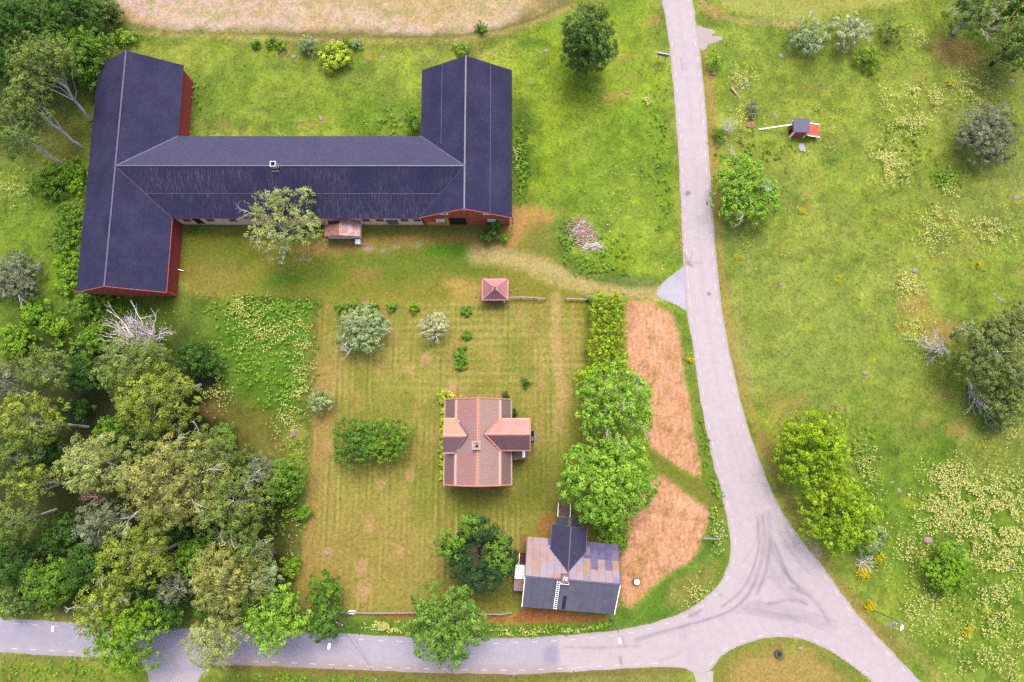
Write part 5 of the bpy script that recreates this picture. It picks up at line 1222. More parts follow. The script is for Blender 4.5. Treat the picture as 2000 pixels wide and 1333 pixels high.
T('dark_tree', 'shadowy tree in the very top right corner', (1985, 10), 6.5, 50, 4.2, 'dark', leaf=.18, lobes=12)
T('shrub', 'loose pale green shrub at the crop edge in the top right', (1578, 72), 2.4, 44, 2.0, 'silver', cat='bush', kind='fine', leaf=.15, clump=.5, lobes=12, dens=.65, bare=5, bark=BARK_D)
T('shrub', 'feathery pale shrub right of the loose green one', (1658, 60), 2.6, 40, 2.2, 'feather', cat='bush', kind='spray', leaf=.16, clump=.5, lobes=11, dens=.6, bare=6, bark=BARK_D)
T('shrub', 'dark green bush at the foot of the feathery pale shrub', (1695, 112), 1.6, 27, 1.7, 'maple', cat='bush', lobes=9)
T('shrub', 'soft green shrub right of the feathery pale one', (1740, 70), 1.8, 34, 1.6, 'mid', cat='bush', kind='fine', leaf=.13, clump=.5, lobes=9, dens=.6)
T('road_bush', 'small green shrub under the grey dead bush by the road', (1404, 262), .9, 12, 1.0, 'green', cat='bush', lobes=6, leaf=.14, rxy=(12, 20))
T('road_bush', 'blue-green shrub above the rust-coloured rock', (1470, 215), 1.0, 14, 1.1, 'grey', cat='bush', lobes=6, leaf=.14, rxy=(12, 20))
dead('dead_bush', 'grey dead bush with fine twigs beside the road', (1412, 262), 2.6, 14, 12, BARK_D, 3, 'bush', lean=(.6, .8), r0=.04)
dead('dead_bush', 'grey star-shaped dead shrub under the yellow-green trees', (1683, 1098), 1.5, 22, 11, BARK_D, 2, 'bush', r0=.06)
dead('dead_limbs', 'bare pale limbs reaching left from the large dark tree at the right edge', (1858, 694), 2.6, 14, 8, BARK_D, 3, 'branches', lean=(-5.5, 2.2), r0=.08)
dead('dead_limbs', 'bare pale limbs hanging below the large dark tree at the right edge', (1888, 738), 2.6, 14, 8, BARK_D, 3, 'branches', lean=(.6, -5.5), r0=.08)
dead('twig_heap', 'heap of grey twigs in the grass near the road, top right', (1453, 168), .5, 13, 12, BARK_D, 2, 'brush', r0=.05)

# brush pile: cut branches thrown on each other
def pile(label, c, n, rx_, ry_, mat, ang0, sp, mat2=None, seed=1):
    rs = np.random.RandomState(seed); x0, y0 = G(*c); t = thing('brush_pile', label, 'brush pile', (x0, y0, 0)); A_, B_ = MB(), MB()
    for k in range(n):
        u = rs.normal(size=2)*.45; h = .15+.9*max(0, 1-np.hypot(*u))*rs.rand(); a = ang0+rs.normal()*sp; ln = rs.uniform(.6, 1.9)
        p_ = np.array((u[0]*rx_, u[1]*ry_, h)); d_ = np.array((math.cos(a), math.sin(a), rs.normal()*.15))*ln/2
        branch(A_ if k % 5 or mat2 is None else B_, p_-d_, p_+d_, rs.uniform(.02, .055), .012, rs, 3, .05, 4)
    A_.build('branches', mat, t, world=False)
    if mat2: B_.build('bleached_branches', mat2, t, world=False)
    return t
pile('heap of pinkish cut branches on the grass left of the road', (1134, 458), 420, 2.5, 3.0, BARK_P, .3, .7, BARK_D)
pile('low spill of grey bleached branches below the pinkish heap', (1160, 482), 90, 2.3, 1.1, BARK_D, .2, .8, None, 4)

# ------------------------------------------------------------------ small buildings and things
# square shed with a pyramid tile roof
x0, y0 = G(941, 587, 2.6); x1, y1 = G(993, 545, 2.6); xm, ym = (x0+x1)/2, (y0+y1)/2
sh = thing('shed', 'small square shed with a pink tiled pyramid roof in the yard', 'shed', (xm, ym, 0))
MB().box((xm, ym, 1.3), (x1-x0-.7, y1-y0-.7, 2.6)).build('wall', REDX, sh)
TP = tile_mat('shed_tiles', C(212, 146, 150, 1.8), C(200, 140, 146, 1.8), C(222, 174, 170, 1.8), C(170, 120, 128, 1.7))
ap = (xm, ym, 3.4); cn = [(x0, y0, 2.6), (x1, y0, 2.6), (x1, y1, 2.6), (x0, y1, 2.6)]
for k in range(4):
    a, b = cn[k], cn[(k+1) % 4]
    s_ = MB().slab([a, b, ap], .08).build('roof_slope', TP, sh)
    e1 = tuple(ap[i]*.97+a[i]*.03 for i in range(3)); e2 = tuple(ap[i]*.97+b[i]*.03 for i in range(3))
    tiles('roof_tiles', e1, e2, b, a, TP, s_)
    tilerow(sh, (a[0], a[1], a[2]+.06), (ap[0], ap[1], ap[2]+.08), 'hip_tile', .09, .36, plain('hip_tile', C(210, 146, 146, 1.5)) if k == 0 else hipm)
    if k == 0: hipm = bpy.data.materials['hip_tile']
c_ = MB()
for sx, sy, w, h in ((-.24, 0, .12, .6), (.24, 0, .12, .6), (0, -.24, .36, .12), (0, .24, .36, .12)): c_.box((xm+sx*.8, ym+sy*.8, 3.5), (w*.8, h*.8, .6))
c_ = c_.build('chimney', GREYP, sh); MB().box((xm, ym, 3.55), (.29, .29, .3)).build('flue', DARK, c_)
MB().box((xm, ym, 3.3), (.95, .8, .16)).build('collar', ORG, sh)

def fence(label, pts, h=1.0, rails=2, post_step=2.2, mat=None, w=.1):
    l = resample(np.vstack([Gl(pts), Gl(pts)[-1:]]), .2); t = thing('fence', label, 'fence', (l[0][0], l[0][1], 0)); mat = mat or FW
    ps = resample(l, post_step); ps = np.vstack([ps, l[-1:]])
    for q in ps: MB().box((q[0], q[1], h/2+.03), (w, w, h+.06)).build('post', mat, t)
    for k in range(rails):
        z = h*(1-.42*k)-.06
        for a, b in zip(ps[:-1], ps[1:]):
            if np.hypot(*(b-a)) > .15: MB().bar((a[0], a[1], z), (b[0], b[1], z), .05, .14).build('rail', mat, t)
    for a, b in zip(ps[:-1], ps[1:]):
        if np.hypot(*(b-a)) > .15: MB().bar((a[0], a[1], h+.08), (b[0], b[1], h+.08), .2, .04).build('cap_board', mat, t)
    return t
FW = plain('fence_wood', C(204, 178, 176, 1.2), C(176, 150, 150, 1.15), 5, .18, .85)
fence('weathered fence running right from the square tiled shed', [(992, 584), (1010, 583), (1035, 583), (1067, 586)])
fence('short low fence ending at the wheelie bins', [(1104, 585.5), (1125, 586), (1146, 587)], .8)
fence('long pale fence along the south edge of the lawn', [(594, 1195), (670, 1194), (740, 1195), (830, 1194)], .9, w=.1)
fence('pale fence between the overhanging tree and the metal-roofed house', [(925, 1196), (960, 1197), (996, 1198), (1000, 1192)], .9)
# thin white pole in front of the square shed
a = G(985, 594); b = G(985, 600)
MB().tube([(a[0], a[1]+.5, 0), (a[0], a[1]+.5, 2.2), (a[0], a[1]-.2, 2.3)], .04, 6).build('washing_pole', WHITE); tag(bpy.data.objects['washing_pole'], 'thin white pole in front of the square tiled shed', 'pole')

# wheelie bins
BIN = plain('bin_plastic', C(104, 110, 146), C(90, 96, 130), 4, .1, .45)
BINB = plain('bin_body', C(66, 70, 96), None, 4, .1, .5)
bx_, by_ = G(1148.5, 581.5, 1.0)
b0 = thing('wheelie_bin', 'grey-blue wheelie bin at the hedge end, left one', 'bin', (bx_, by_, 0), group='wheelie bins by the hedge')
m = MB(); m.add([(-.24, -.28, .08), (.24, -.28, .08), (.24, .28, .08), (-.24, .28, .08), (-.3, -.36, 1.0), (.3, -.36, 1.0), (.3, .36, 1.0), (-.3, .36, 1.0)], [(0, 3, 2, 1), (4, 5, 6, 7), (0, 1, 5, 4), (1, 2, 6, 5), (2, 3, 7, 6), (3, 0, 4, 7)]); m.build('body', BINB, b0, world=False)
MB().box((0, -.01, 1.04), (.68, .8, .07)).box((0, -.02, 1.09), (.52, .6, .04)).build('lid', BIN, b0, world=False)
for sx in (-.27, .27): MB().tube([(sx-.03, .3, .12), (sx+.03, .3, .12)], .12, 10).build('wheel', DARK, b0, world=False)
MB().bar((-.28, .42, .98), (.28, .42, .98), .05).build('handle', BINB, b0, world=False)
b1 = copy_tree(b0); b1.location.x += .82; b1['label'] = 'grey-blue wheelie bin half under the hedge end, right one'

# red playhouse in the right meadow
REDP = boards('playhouse_boards', C(236, 84, 60, 1.5), C(222, 96, 76, 1.5), .3, ax=0)
base = Gl([(1541, 270), (1565, 270)])
hx0, hy0 = G(1541, 270); hx1 = G(1567, 270)[0]; hy1 = hy0+2.1; hh = 2.3
ph = thing('playhouse', 'small red playhouse with white corners and grey roof in the meadow', 'playhouse', ((hx0+hx1)/2, hy0+1, 0))
for n_, c, s_ in (('front_wall', ((hx0+hx1)/2, hy0, hh/2), (hx1-hx0, .1, hh)), ('back_wall', ((hx0+hx1)/2, hy1, hh/2), (hx1-hx0, .1, hh)), ('side_wall', (hx0, (hy0+hy1)/2, hh/2), (.1, hy1-hy0-.1, hh)), ('side_wall', (hx1, (hy0+hy1)/2, hh/2), (.1, hy1-hy0-.1, hh))):
    MB().box(c, s_).build(n_, REDP, ph)
for xx in (hx0, hx1):
    for yy in (hy0, hy1): MB().box((xx, yy, hh/2), (.2, .2, hh+.02)).build('corner_post', WHITE, ph)
MB().box((hx0-.05, (hy0+hy1)/2-.2, .95), (.06, .75, 1.5)).build('doorway', DARK, ph)
MB().slab([(hx0-.15, hy0-.1, hh+.12), (hx1+.3, hy0-.1, hh+.18), (hx1+.3, hy1+.2, hh+.42), (hx0-.15, hy1+.2, hh+.38)], .08).build('roof', plain('playhouse_felt', C(132, 128, 164), C(120, 116, 150), 3, .12, .8), ph)
a = G(1602, 268, 1.2); b = G(1570, 245, 1.6)
for k in range(4):
    y_a = a[1]+.1+k*.55
    MB().slab([(hx1+.1, y_a, 1.75), (a[0]-.1, y_a, 1.05), (a[0]-.1, y_a+.52, 1.05), (hx1+.1, y_a+.52, 1.75)], .05).build('lean_to_board', REDP, ph)
for yy in (a[1], a[1]+2.35): MB().bar((hx1+.1, yy, 1.8), (a[0]-.05, yy, 1.1), .12).build('lean_to_rail', WHITE, ph)
for yy in (a[1]+.1, a[1]+2.25): MB().box((a[0]-.25, yy, .5), (.1, .1, 1.0)).build('lean_to_post', WHITE, ph)
q0 = G(1482, 253, .3); q1 = G(1540, 247, 1.6); MB().bar((q0[0], q0[1], .25), (hx0, hy1-.5, 1.9), .14).build('leaning_beam', WHITE, ph)

# street lamps
LAMPM = plain('lamp_steel', C(170, 184, 190, 1.2), C(150, 160, 168, 1.2), 3, .08, .4, metal=.3)
HEAD = plain('lamp_head', (.74, .72, .66), (.66, .64, .6), 4, .05, .4)
def lamp(label, base, arm_px, h=8.0):
    bx, by = G(*base); tx, ty = G(*arm_px, h+.3); dx, dy = tx-bx, ty-by; ln = math.hypot(dx, dy)
    t = thing('street_lamp', label, 'street lamp', (bx, by, 0), math.atan2(dy, dx), 'street lamps along the roads')
    MB().tube([(0, 0, 0), (0, 0, h*.5), (0, 0, h)], [.10, .08, .06], 8).build('pole', LAMPM, t, world=False)
    MB().tube([(0, 0, h), (.1, 0, h+.22), (.4, 0, h+.32), (ln, 0, h+.35)], [.055, .05, .045, .04], 6).build('arm', LAMPM, t, world=False)
    m = MB(); m.add([(ln-.1, -.09, h+.3), (ln+.75, -.07, h+.32), (ln+.75, .07, h+.32), (ln-.1, .09, h+.3), (ln-.05, -.13, h+.4), (ln+.3, -.19, h+.46), (ln+.72, -.12, h+.42), (ln+.72, .12, h+.42), (ln+.3, .19, h+.46), (ln-.05, .13, h+.4)],
                    [(0, 3, 2, 1), (4, 5, 6, 7, 8, 9), (0, 1, 6, 5, 4), (2, 3, 9, 8, 7), (1, 2, 7, 6), (3, 0, 4, 9)]); m.build('lamp_head', HEAD, t, world=False)
    MB().box((0, 0, .1), (.3, .3, .2)).build('foot', LAMPM, t, world=False)
    return t
L1 = lamp('tall street lamp with side antenna in the grass right of the junction', (1706, 1192), (1762, 1222))
g = MB(); hd = .0
g.bar((0, 0, 6.9), (.25, 1.2, 6.9), .05)
an = L1.rotation_euler.z
g = MB(); A_ = Vector((0, 0, 7.4)); D_ = Vector((-2.2, -.55, 0)); D_.rotate(Matrix.Rotation(-an, 3, 'Z'))
g.bar(A_, A_+D_, .07)
for k in range(7):
    q = A_+D_*(.3+.1*k); s_ = D_.cross(Vector((0, 0, 1))).normalized()*(.45-.03*k); g.bar(q-s_, q+s_, .045)
g.build('antenna', LAMPM, L1, world=False)
lamp('street lamp by the metal-roofed house, its head over the road', (1193, 1208), (1210, 1247))
lamp('street lamp beside the two young trees at the lawn corner', (673, 1217), (644, 1258))
lamp('street lamp at the far left road edge', (172, 1180), (104, 1224))
# wooden pole with cable
POLE = plain('pole_wood', C(150, 136, 130), C(126, 114, 110), 3, .15, .9)
ux, uy = G(684, 1197)
up_ = thing('utility_pole', 'wooden utility pole with crossarm by the lawn fence', 'utility pole', (ux, uy, 0))
MB().tube([(ux, uy, 0), (ux, uy, 7)], [.14, .1], 8).build('pole', POLE, up_)
MB().bar((ux-.5, uy+.2, 6.7), (ux+.5, uy-.2, 6.7), .1).build('crossarm', POLE, up_)
for s_ in (-.45, .45): MB().tube([(ux+s_, uy-s_*.4, 6.75), (ux+s_, uy-s_*.4, 6.95)], .05, 6).build('insulator', WHITE, up_)
MB().box((ux+.4, uy+.2, .5), (1.1, .35, 1.0)).build('cable_box', WHITE, up_)
CAB = plain('cable', (.03, .03, .035), None, 3, .1, .6)
c1 = G(530, 1005, 8); c2 = G(728, 1312, 7.0)
def cable(label, pts, r=.03):
    x, y, z = pts[0]; t = MB(); P_ = []
    for a, b in zip(pts[:-1], pts[1:]):
        for k in range(8): u = k/8; P_.append((a[0]*(1-u)+b[0]*u, a[1]*(1-u)+b[1]*u, a[2]*(1-u)+b[2]*u-.6*4*u*(1-u)))
    P_.append(pts[-1]); t.tube(P_, r, 4); o = t.build('cable', CAB); tag(o, label, 'cable')
cable('dark overhead cable crossing the road at the utility pole', [(*c1, 8), (ux-.45, uy+.18, 6.95), (*c2, 7.0), (*G(760, 1380, 7), 7.2)])

# direction signs seen from above
SGN = plain('sign_face', C(190, 214, 214, 1.2), None, 3, .08, .5)
def sign(label, a, b, z0, z1, back):
    ax_, ay_ = G(*a, z1); bx2, by2 = G(*b, z1); cx, cy = (ax_+bx2)/2, (ay_+by2)/2; an = math.atan2(by2-ay_, bx2-ax_); ln = math.hypot(bx2-ax_, by2-ay_)
    t = thing('road_sign', label, 'road sign', (cx, cy, 0), an)
    MB().box((0, 0, (z0+z1)/2), (ln, .1, z1-z0)).build('panel', SGN, t, world=False)
    for s_ in (-.3, .3): MB().tube([(s_*ln, .1, 0), (s_*ln, .1, z1-.05)], .045, 6).build('post', LAMPM, t, world=False)
    MB().box((0, 0, z1+.02), (ln+.04, .16, .05)).build('rim', LAMPM, t, world=False); return t
sign('pale road sign standing left of the road at the top', (1285, 103), (1307, 107), 1.4, 2.2, 0)
sign('pale road sign on the verge at the inside of the bend', (1374, 1051), (1406, 1054), 1.3, 2.1, 0)
# marker post and white box
a = G(1145, 1227); MB().tube([(a[0], a[1], 0), (a[0], a[1], .95)], .05, 6).box((a[0], a[1], .8), (.12, .05, .2)).build('marker_post', LAMPM); tag(bpy.data.objects['marker_post'], 'short marker post in the verge below the metal-roofed house', 'post')
a = G(482, 1221, 1.2); t = thing('mailbox', 'white mailbox at the road edge among the trees', 'mailbox', (*a, 0))
MB().box((0, 0, 1.0), (.8, .35, .4)).build('box', WHITE, t, world=False); MB().box((0, 0, .4), (.1, .1, .8)).build('post', POLE, t, world=False); MB().box((0, 0, 1.23), (.86, .42, .05)).build('lid', WHITE, t, world=False)
# well lid and tractor tyre
def ring(mb, c, r0, r1, h, n=20, fill=False):
    vs = []
    for z in (0, h):
        for r in (r0, r1):
            for k in range(n): a = 2*math.pi*k/n; vs.append((c[0]+math.cos(a)*r, c[1]+math.sin(a)*r, z))
    fs = []
    for k in range(n):
        q = (k+1) % n; fs += [(2*n+k, 2*n+q, 3*n+q, 3*n+k), (k, n+k, n+q, q), (n+k, 3*n+k, 3*n+q, n+q), (k, q, 2*n+q, 2*n+k)]
    mb.add(vs, fs); return mb
CONC = plain('concrete', C(190, 176, 160, 1.2), C(160, 150, 136, 1.2), 4, .2, .9)
a = G(1243, 1136); t = thing('well', 'round concrete well cover on the dry field', 'well', (*a, 0))
ring(MB(), (0, 0), .3, .52, .45).build('well_ring', CONC, t, world=False); ring(MB(), (0, 0), .02, .42, .5).build('lid', WHITE, t, world=False)
a = G(1520, 1277); t = thing('tyre_planter', 'round ring-shaped planter on the grass island', 'planter', (*a, 0))
ring(MB(), (0, 0), .38, .6, .4).build('rim', plain('grey_rubber', C(120, 114, 110), None, 5, .2, .8), t, world=False); ring(MB(), (0, 0), .02, .4, .2).build('soil', plain('dark_soil', C(66, 66, 44), None, 5, .2, .9), t, world=False)
F.spot(1243, 1138, 11, 11, C(120, 116, 66), .8); F.spot(1520, 1279, 13, 12, C(104, 108, 54), .8)

# stones: each its own
def stone_mesh(k):
    rs = np.random.RandomState(k); bm = bmesh.new(); bmesh.ops.create_icosphere(bm, subdivisions=2, radius=1)
    d0 = rdirs(rs, 9); w = rs.uniform(.75, 1.02, 9)
    for v in bm.verts:
        n = np.array(v.co); s_ = 1.0
        for d_, q in zip(d0, w):
            t_ = n@d_
            if t_ > q*.85: s_ = min(s_, q*.85/t_)
        v.co = v.co*s_; v.co.z = v.co.z*.6+.25
    me = bpy.data.meshes.new('stone'); bm.to_mesh(me); bm.free(); return me
SM = [stone_mesh(k) for k in range(5)]
STONE = plain('stone', C(206, 182, 176, 1.05), C(170, 150, 140, 1.0), 3, .2, .9, bumpd=.02)
RUSTY = plain('rusty_stone', C(204, 150, 124, 1.1), C(176, 120, 100, 1.1), 3, .2, .9)
SLAB = plain('pale_slab', C(206, 204, 232, 1.1), C(190, 186, 210, 1.1), 3, .1, .7)
for m_ in SM: m_.materials.append(STONE)
ST = ((1812, 1055, 12, 9, 'big flat grey-pink boulder in the flowery meadow'), (1985, 387, 10, 7, 'pinkish boulder near the right edge of the meadow'), (1786, 530, 7, 7, 'pale stone above a flower clump in the right meadow'), (1803, 570, 5, 4, 'small stone below the same flower clump'),
      (1941, 576, 5, 4, 'small pink stone, upper of three by the dark tree at the right'), (1950, 584, 5, 4, 'small pink stone, middle of three by the dark tree at the right'), (1958, 586, 5, 4, 'small pink stone, lowest of three by the dark tree at the right'), (1974, 161, 8, 7, 'pink stone below the top right trees'),
      (1524, 111, 6, 8, 'grey upright stone beside the loose pale shrub'), (1512, 226, 5, 4, 'small pale stone left of the playhouse roof'), (1689, 729, 7, 6, 'dark flat stone in the open right meadow'), (1755, 958, 6, 6, 'grey stone at the edge of the flowery meadow'), (1741, 942, 6, 4, 'small buff stone beside the flowery meadow'),
      (1968, 1111, 6, 6, 'pink stone right of the round dark bush'), (1066, 101, 8, 5, 'grey stone left of the tall dark tree'), (1055, 104, 5, 4, 'small grey stone further left of the tall dark tree'), (1037, 158, 4, 5, 'small pale stone above the east wing corner'), (1225, 182, 6, 4, 'pink stone on the grass below the tall dark tree'),
      (1393, 145, 8, 6, 'grey stone below the round road bush'), (683, 130, 5, 6, 'bluish slab stone at the yellow-green bush'), (748, 113, 8, 4, 'white flat stone behind the barn'), (575, 112, 8, 6, 'pinkish stone left of the yellow-green bush'), (552, 106, 6, 6, 'pinkish stone farthest left in the stone row behind the barn'),
      (588, 238, 6, 5, 'pale stone near the north eave of the barn'), (627, 232, 5, 7, 'buff stone right of the pale one near the barn eave'), (1563, 1266, 7, 4, 'flat pale stone on the grass island'), (574, 846, 8, 9, 'grey tree stump stone in the weeds left of the lawn'), (548, 514, 5, 6, 'small pale stone below the pale birch'),
      (1525, 557, 6, 5, 'weathered pink stone in the meadow left part'), (1863, 1073, 5, 4, 'rust-coloured small stone above the dark bush'), (640, 1082, 6, 4, 'small pale stone sunk in the lawn'))
for k, (px, py, a, b, lab) in enumerate(ST):
    o = bpy.data.objects.new('stone', SM[k % 5]); link(o); x_, y_ = G(px, py); o.location = (x_, y_, .02); o.scale = (a/13.5, b/13.5, min(a, b)/15); o.rotation_euler = (0, 0, k*.3 % .5)
    tag(o, lab, 'stone', 'loose stones in the grass')
o = bpy.data.objects.new('stone', stone_mesh(11)); o.data.materials.append(RUSTY); link(o); x_, y_ = G(1465, 245); o.location = (x_, y_, .02); o.scale = (1.15, .75, .5); tag(o, 'rust-coloured boulder at the end of the leaning white beam', 'stone')
o = bpy.data.objects.new('stone', stone_mesh(12)); o.data.materials.append(RUSTY); link(o); x_, y_ = G(611, 248); o.location = (x_, y_, .02); o.scale = (.45, .6, .4); tag(o, 'rusty red stone near the north eave of the barn', 'stone')
x_, y_ = G(1565, 290); MB().add([(x_-.5, y_+.8, .0), (x_+.4, y_+.8, 0), (x_+.62, y_, 0), (x_+.5, y_-.85, 0), (x_-.45, y_-.6, 0), (x_-.62, y_, 0), (x_-.45, y_+.75, .3), (x_+.35, y_+.75, .3), (x_+.55, y_, .3), (x_+.45, y_-.8, .28), (x_-.4, y_-.55, .28), (x_-.55, y_, .3)],
      [(6, 11, 10, 9, 8, 7)]+[(i, (i+1) % 6, (i+1) % 6+6, i+6) for i in range(6)]).build('stone_slab', SLAB); tag(bpy.data.objects['stone_slab'], 'pale bluish slab lying below the red playhouse', 'slab')
# fallen log near the twig heap
a, b = G(1428, 172, .3), G(1444, 192, .2); lg = MB(); lg.tube([(*a, .35), ((a[0]+b[0])/2, (a[1]+b[1])/2, .3), (*b, .15)], [.3, .2, .1], 8); lg.build('log', BARK_P); tag(bpy.data.objects['log'], 'pale fallen log beside the heap of grey twigs', 'log')

# ------------------------------------------------------------------ ground sheet, meadow grass, flowers
jj, ii = np.meshgrid(np.arange(NY-1), np.arange(NX-1), indexing='ij'); q = (jj*NX+ii).ravel()
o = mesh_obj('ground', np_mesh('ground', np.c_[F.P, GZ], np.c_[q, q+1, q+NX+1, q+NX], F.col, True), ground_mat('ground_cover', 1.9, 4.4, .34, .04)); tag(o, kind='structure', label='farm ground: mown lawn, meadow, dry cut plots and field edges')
def at_ground(P_):
    i = np.clip(np.searchsorted(gx, P_[:, 0])-1, 0, NX-1); j = np.clip(np.searchsorted(gy, P_[:, 1])-1, 0, NY-1); return j*NX+i
BLD = [(-71, -57, 25, 64.6), (-57.5, -14, 37.8, 51.5), (-15, -.4, 37.8, 63.6), (-10.4, -.4, -5.8, 7), (2.2, 16.2, -25, -14.6), (x0, x1, y0, y1)]
def scatter(rs, n, lo=(-98, -41), hi=(98, 86)):
    p_ = np.c_[rs.uniform(lo[0], hi[0], n), rs.uniform(lo[1], hi[1], n)]
    k = (p_[:, 1] < 86) & (np.abs(p_[:, 0]) < 84+(p_[:, 1]+37)*.125)
    for a, b, c, d in BLD: k &= ~((p_[:, 0] > a) & (p_[:, 0] < b) & (p_[:, 1] > c) & (p_[:, 1] < d))
    return p_[k]
rs = np.random.RandomState(3)
p_ = scatter(rs, 150000); gi = at_ground(p_); tl = F.tall[gi]; lump = fbm(p_[:, 0], p_[:, 1], 2.4, 3, 5)
k = rs.rand(len(p_)) < tl*np.clip(lump*2.2-.35, .12, 1); p_, gi, tl = p_[k], gi[k], tl[k]; n = len(p_); B = 4
hgt = rs.uniform(.03, .11, n)*(.5+.5*tl); ci = np.repeat(np.arange(n), B); an = rs.uniform(0, 2*math.pi, n*B); sp = rs.uniform(.14, .34, n*B)
d = np.c_[np.cos(an), np.sin(an)]; w = np.c_[-d[:, 1], d[:, 0]]*rs.uniform(.035, .075, n*B)[:, None]
c0 = p_[ci]+d*.03; z0 = GZ[gi][ci]; z1 = z0+hgt[ci]
V = np.empty((n*B, 3, 3)); V[:, 0] = np.c_[c0-w, z0]; V[:, 1] = np.c_[c0+w, z0]; V[:, 2] = np.c_[c0+d*sp[:, None], z1]
gcol = F.col[gi][ci]*rs.uniform(.72, 1.36, n)[ci][:, None]*rs.uniform(.85, 1.15, n*B)[:, None]*1.04
o = mesh_obj('meadow_grass', np_mesh('meadow_grass', V.reshape(-1, 3), np.arange(n*B*3).reshape(-1, 3), np.repeat(gcol, 3, 0)), leaf_mat('grass_blades', .08)); tag(o, 'tall green meadow grass growing over the uncut ground', 'grass', kind='stuff')
print('tufts', n)

# leafy weeds and white umbels
FL = leaf_mat('petals', .2)
def flowers(name, label, cat, zones, col, size, hz, seed, leafc=None):
    rs = np.random.RandomState(seed); P_ = []
    for (px, py, rx_, ry_, cnt, *rot) in zones:
        cnt = int(cnt*(1.9 if px > 1400 else 1.5))
        c = np.array(G(px, py)); q = rs.normal(size=(cnt, 2))*.55
        nn_ = fbm(q[:, 0]*rx_/11.5+c[0], q[:, 1]*ry_/11.5+c[1], 1.3, 3, seed); q = q[(nn_ > .44) & (np.hypot(q[:, 0], q[:, 1]) < 1.5)]
        P_.append(c+q*np.array((rx_, ry_))/11.3)
    P_ = np.concatenate(P_); gi = at_ground(P_); k = F.tall[gi] > .25; P_, gi = P_[k], gi[k]; n = len(P_)
    z = GZ[gi]+rs.uniform(*hz, n); s_ = rs.uniform(.6, 1.3, n)*size; K = 6; an = np.arange(K)*2*math.pi/K
    tlt = rs.normal(size=(n, 2))*.25
    V = np.empty((n, K, 3)); V[:, :, 0] = P_[:, :1]+np.cos(an)*s_[:, None]; V[:, :, 1] = P_[:, 1:]+np.sin(an)*s_[:, None]*.85
    V[:, :, 2] = z[:, None]+np.cos(an)*s_[:, None]*tlt[:, :1]+np.sin(an)*s_[:, None]*tlt[:, 1:]
    cc = np.array(col)*rs.uniform(.75, 1.2, n)[:, None]
    Fq = np.arange(n*K).reshape(n, K)
    me = np_mesh(name, V.reshape(-1, 3), np.concatenate([Fq[:, [0, 1, 2, 3]], Fq[:, [0, 3, 4, 5]]]), np.repeat(cc, K, 0))
    o = mesh_obj(name, me, FL); tag(o, label, cat, kind='stuff'); return o
UMB = [(1880, 960, 60, 40, 900), (1830, 1000, 50, 40, 500), (1960, 980, 50, 60, 800), (1900, 1040, 70, 40, 700), (1970, 1060, 40, 60, 600), (1930, 1120, 40, 50, 500), (1840, 920, 40, 30, 300), (1950, 1200, 50, 60, 500), (1900, 1260, 60, 50, 450), (1770, 1080, 50, 50, 300), (1820, 1170, 40, 40, 180), (1780, 1200, 60, 40, 200), (1990, 1300, 40, 40, 250),
       (1730, 320, 38, 46, 700), (1770, 240, 45, 30, 380), (1740, 200, 40, 30, 200), (1820, 200, 20, 26, 160), (1900, 180, 45, 40, 300), (1770, 555, 30, 28, 260), (1930, 450, 45, 40, 360), (1835, 430, 40, 30, 160), (1780, 180, 20, 14, 90), (1790, 75, 20, 20, 90), (1850, 380, 20, 20, 60), (1780, 640, 30, 40, 120), (1690, 920, 30, 60, 160), (1700, 1000, 30, 40, 120), (1810, 460, 40, 40, 160),
       (540, 650, 70, 45, 480), (590, 690, 25, 60, 220), (500, 620, 40, 30, 150), (590, 770, 22, 30, 150), (440, 700, 40, 50, 140), (430, 770, 30, 30, 140), (565, 820, 30, 50, 200), (580, 1040, 14, 50, 130), (470, 600, 20, 20, 120),
       (760, 1222, 34, 10, 330), (880, 1222, 80, 12, 220), (1020, 1236, 90, 8, 260), (1120, 1228, 60, 9, 160), (1380, 1150, 40, 26, 130), (60, 1190, 45, 14, 160), (1262, 200, 10, 9, 90), (1445, 150, 24, 30, 180), (1008, 295, 7, 12, 70), (1010, 320, 6, 14, 50), (1345, 1160, 50, 20, 90), (1400, 1040, 14, 40, 120), (1500, 450, 100, 60, 60), (930, 15, 60, 10, 90), (1180, 420, 80, 60, 60), (1220, 350, 70, 60, 60), (1300, 520, 14, 14, 30), (260, 650, 90, 40, 90), (30, 370, 30, 40, 140), (1965, 830, 40, 60, 120), (1450, 230, 30, 40, 90), (1620, 250, 90, 90, 90)]
flowers('cow_parsley', 'cream white umbel flowers massed in the meadow and weeds', 'flowers', UMB, C(236, 233, 140, 1.5), .09, (.45, .85), 5)
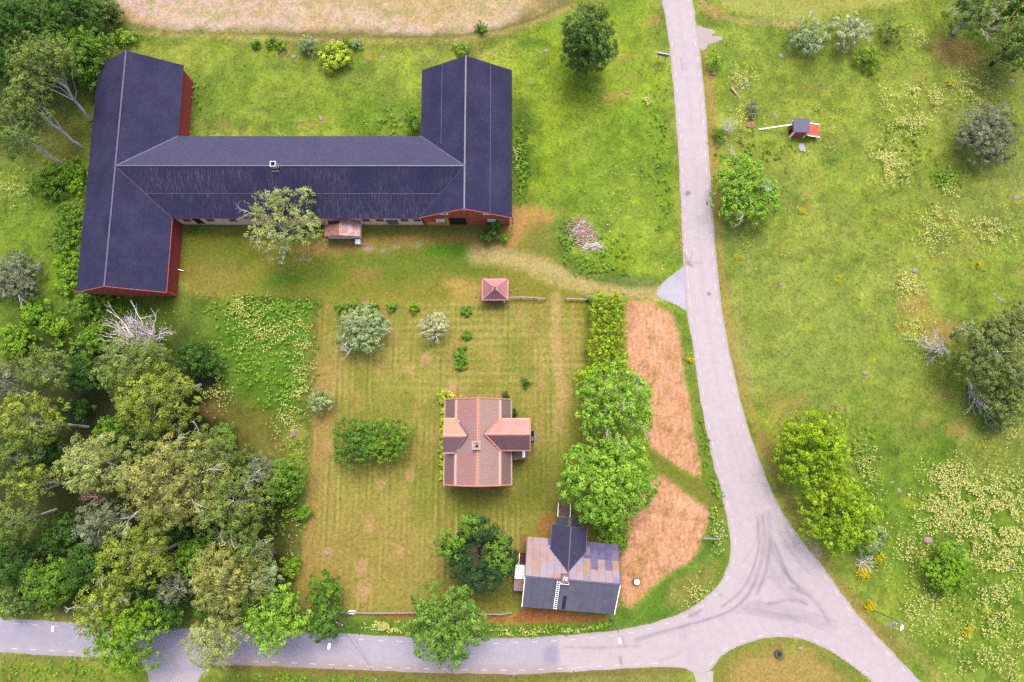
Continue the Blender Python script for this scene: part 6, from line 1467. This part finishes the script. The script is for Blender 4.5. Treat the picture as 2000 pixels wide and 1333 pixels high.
YEL_ = [(1682, 1117, 11, 10, 260), (1660, 1142, 6, 5, 50), (1695, 1182, 10, 7, 120), (1890, 1232, 13, 9, 170), (1715, 1090, 12, 8, 50), (1905, 518, 10, 8, 90), (1565, 413, 8, 6, 40), (1635, 545, 12, 12, 40), (1715, 408, 8, 5, 30), (1345, 705, 10, 10, 90), (1800, 430, 60, 40, 70), (1900, 190, 40, 30, 60), (1855, 165, 14, 10, 40), (1880, 465, 30, 20, 60), (1760, 640, 80, 60, 70), (1440, 503, 8, 5, 30), (1930, 880, 30, 20, 50)]
flowers('yellow_flowers', 'bright yellow flower patches dotted about the meadow and road verge', 'flowers', YEL_, C(226, 206, 20, 1.3), .09, (.35, .6), 6)
# broad-leaved weeds
rs = np.random.RandomState(8); L = []
WZ = [(540, 640, 75, 50, 160), (480, 700, 60, 60, 130), (560, 760, 50, 60, 110), (540, 600, 80, 10, 90), (470, 600, 50, 24, 60), (1690, 1010, 30, 60, 50), (1690, 900, 30, 50, 60), (1770, 280, 50, 60, 60), (1850, 350, 30, 24, 60), (1880, 1000, 80, 60, 110), (1900, 1180, 80, 80, 90), (1160, 520, 60, 18, 60), (1110, 470, 14, 40, 50), (1020, 330, 14, 80, 70), (230, 620, 90, 30, 110), (120, 680, 110, 30, 90), (60, 1180, 60, 18, 60), (1100, 1228, 120, 8, 80), (1395, 1000, 10, 40, 30), (1380, 860, 14, 60, 40), (1400, 960, 10, 30, 30), (370, 210, 20, 60, 30), (770, 240, 30, 20, 30), (1480, 300, 60, 30, 60), (100, 330, 40, 16, 30), (560, 980, 30, 80, 60), (1290, 300, 20, 160, 60), (1190, 480, 40, 30, 40), (1450, 1180, 1, 1, 2), (100, 1310, 120, 16, 60), (600, 1326, 120, 10, 50), (580, 900, 14, 70, 40)]
for px, py, a, b, cnt in WZ:
    c = np.array(G(px, py)); u = rs.normal(size=(cnt, 2))*.55; q_ = c+u*np.array((a, b))/11.3
    for v_, tz in zip(q_, F.tall[at_ground(q_)]):
        if tz > .3: L.append((v_[0], v_[1], .28, rs.uniform(.3, .6), .8))
o = mesh_obj('weeds', leaves_mesh('weeds', L, 'weed', rs, .13, .3, 10, .8, 'broad', 40000), LEAF); tag(o, 'leafy green weeds and nettles in the rough grass', 'weeds', kind='stuff')
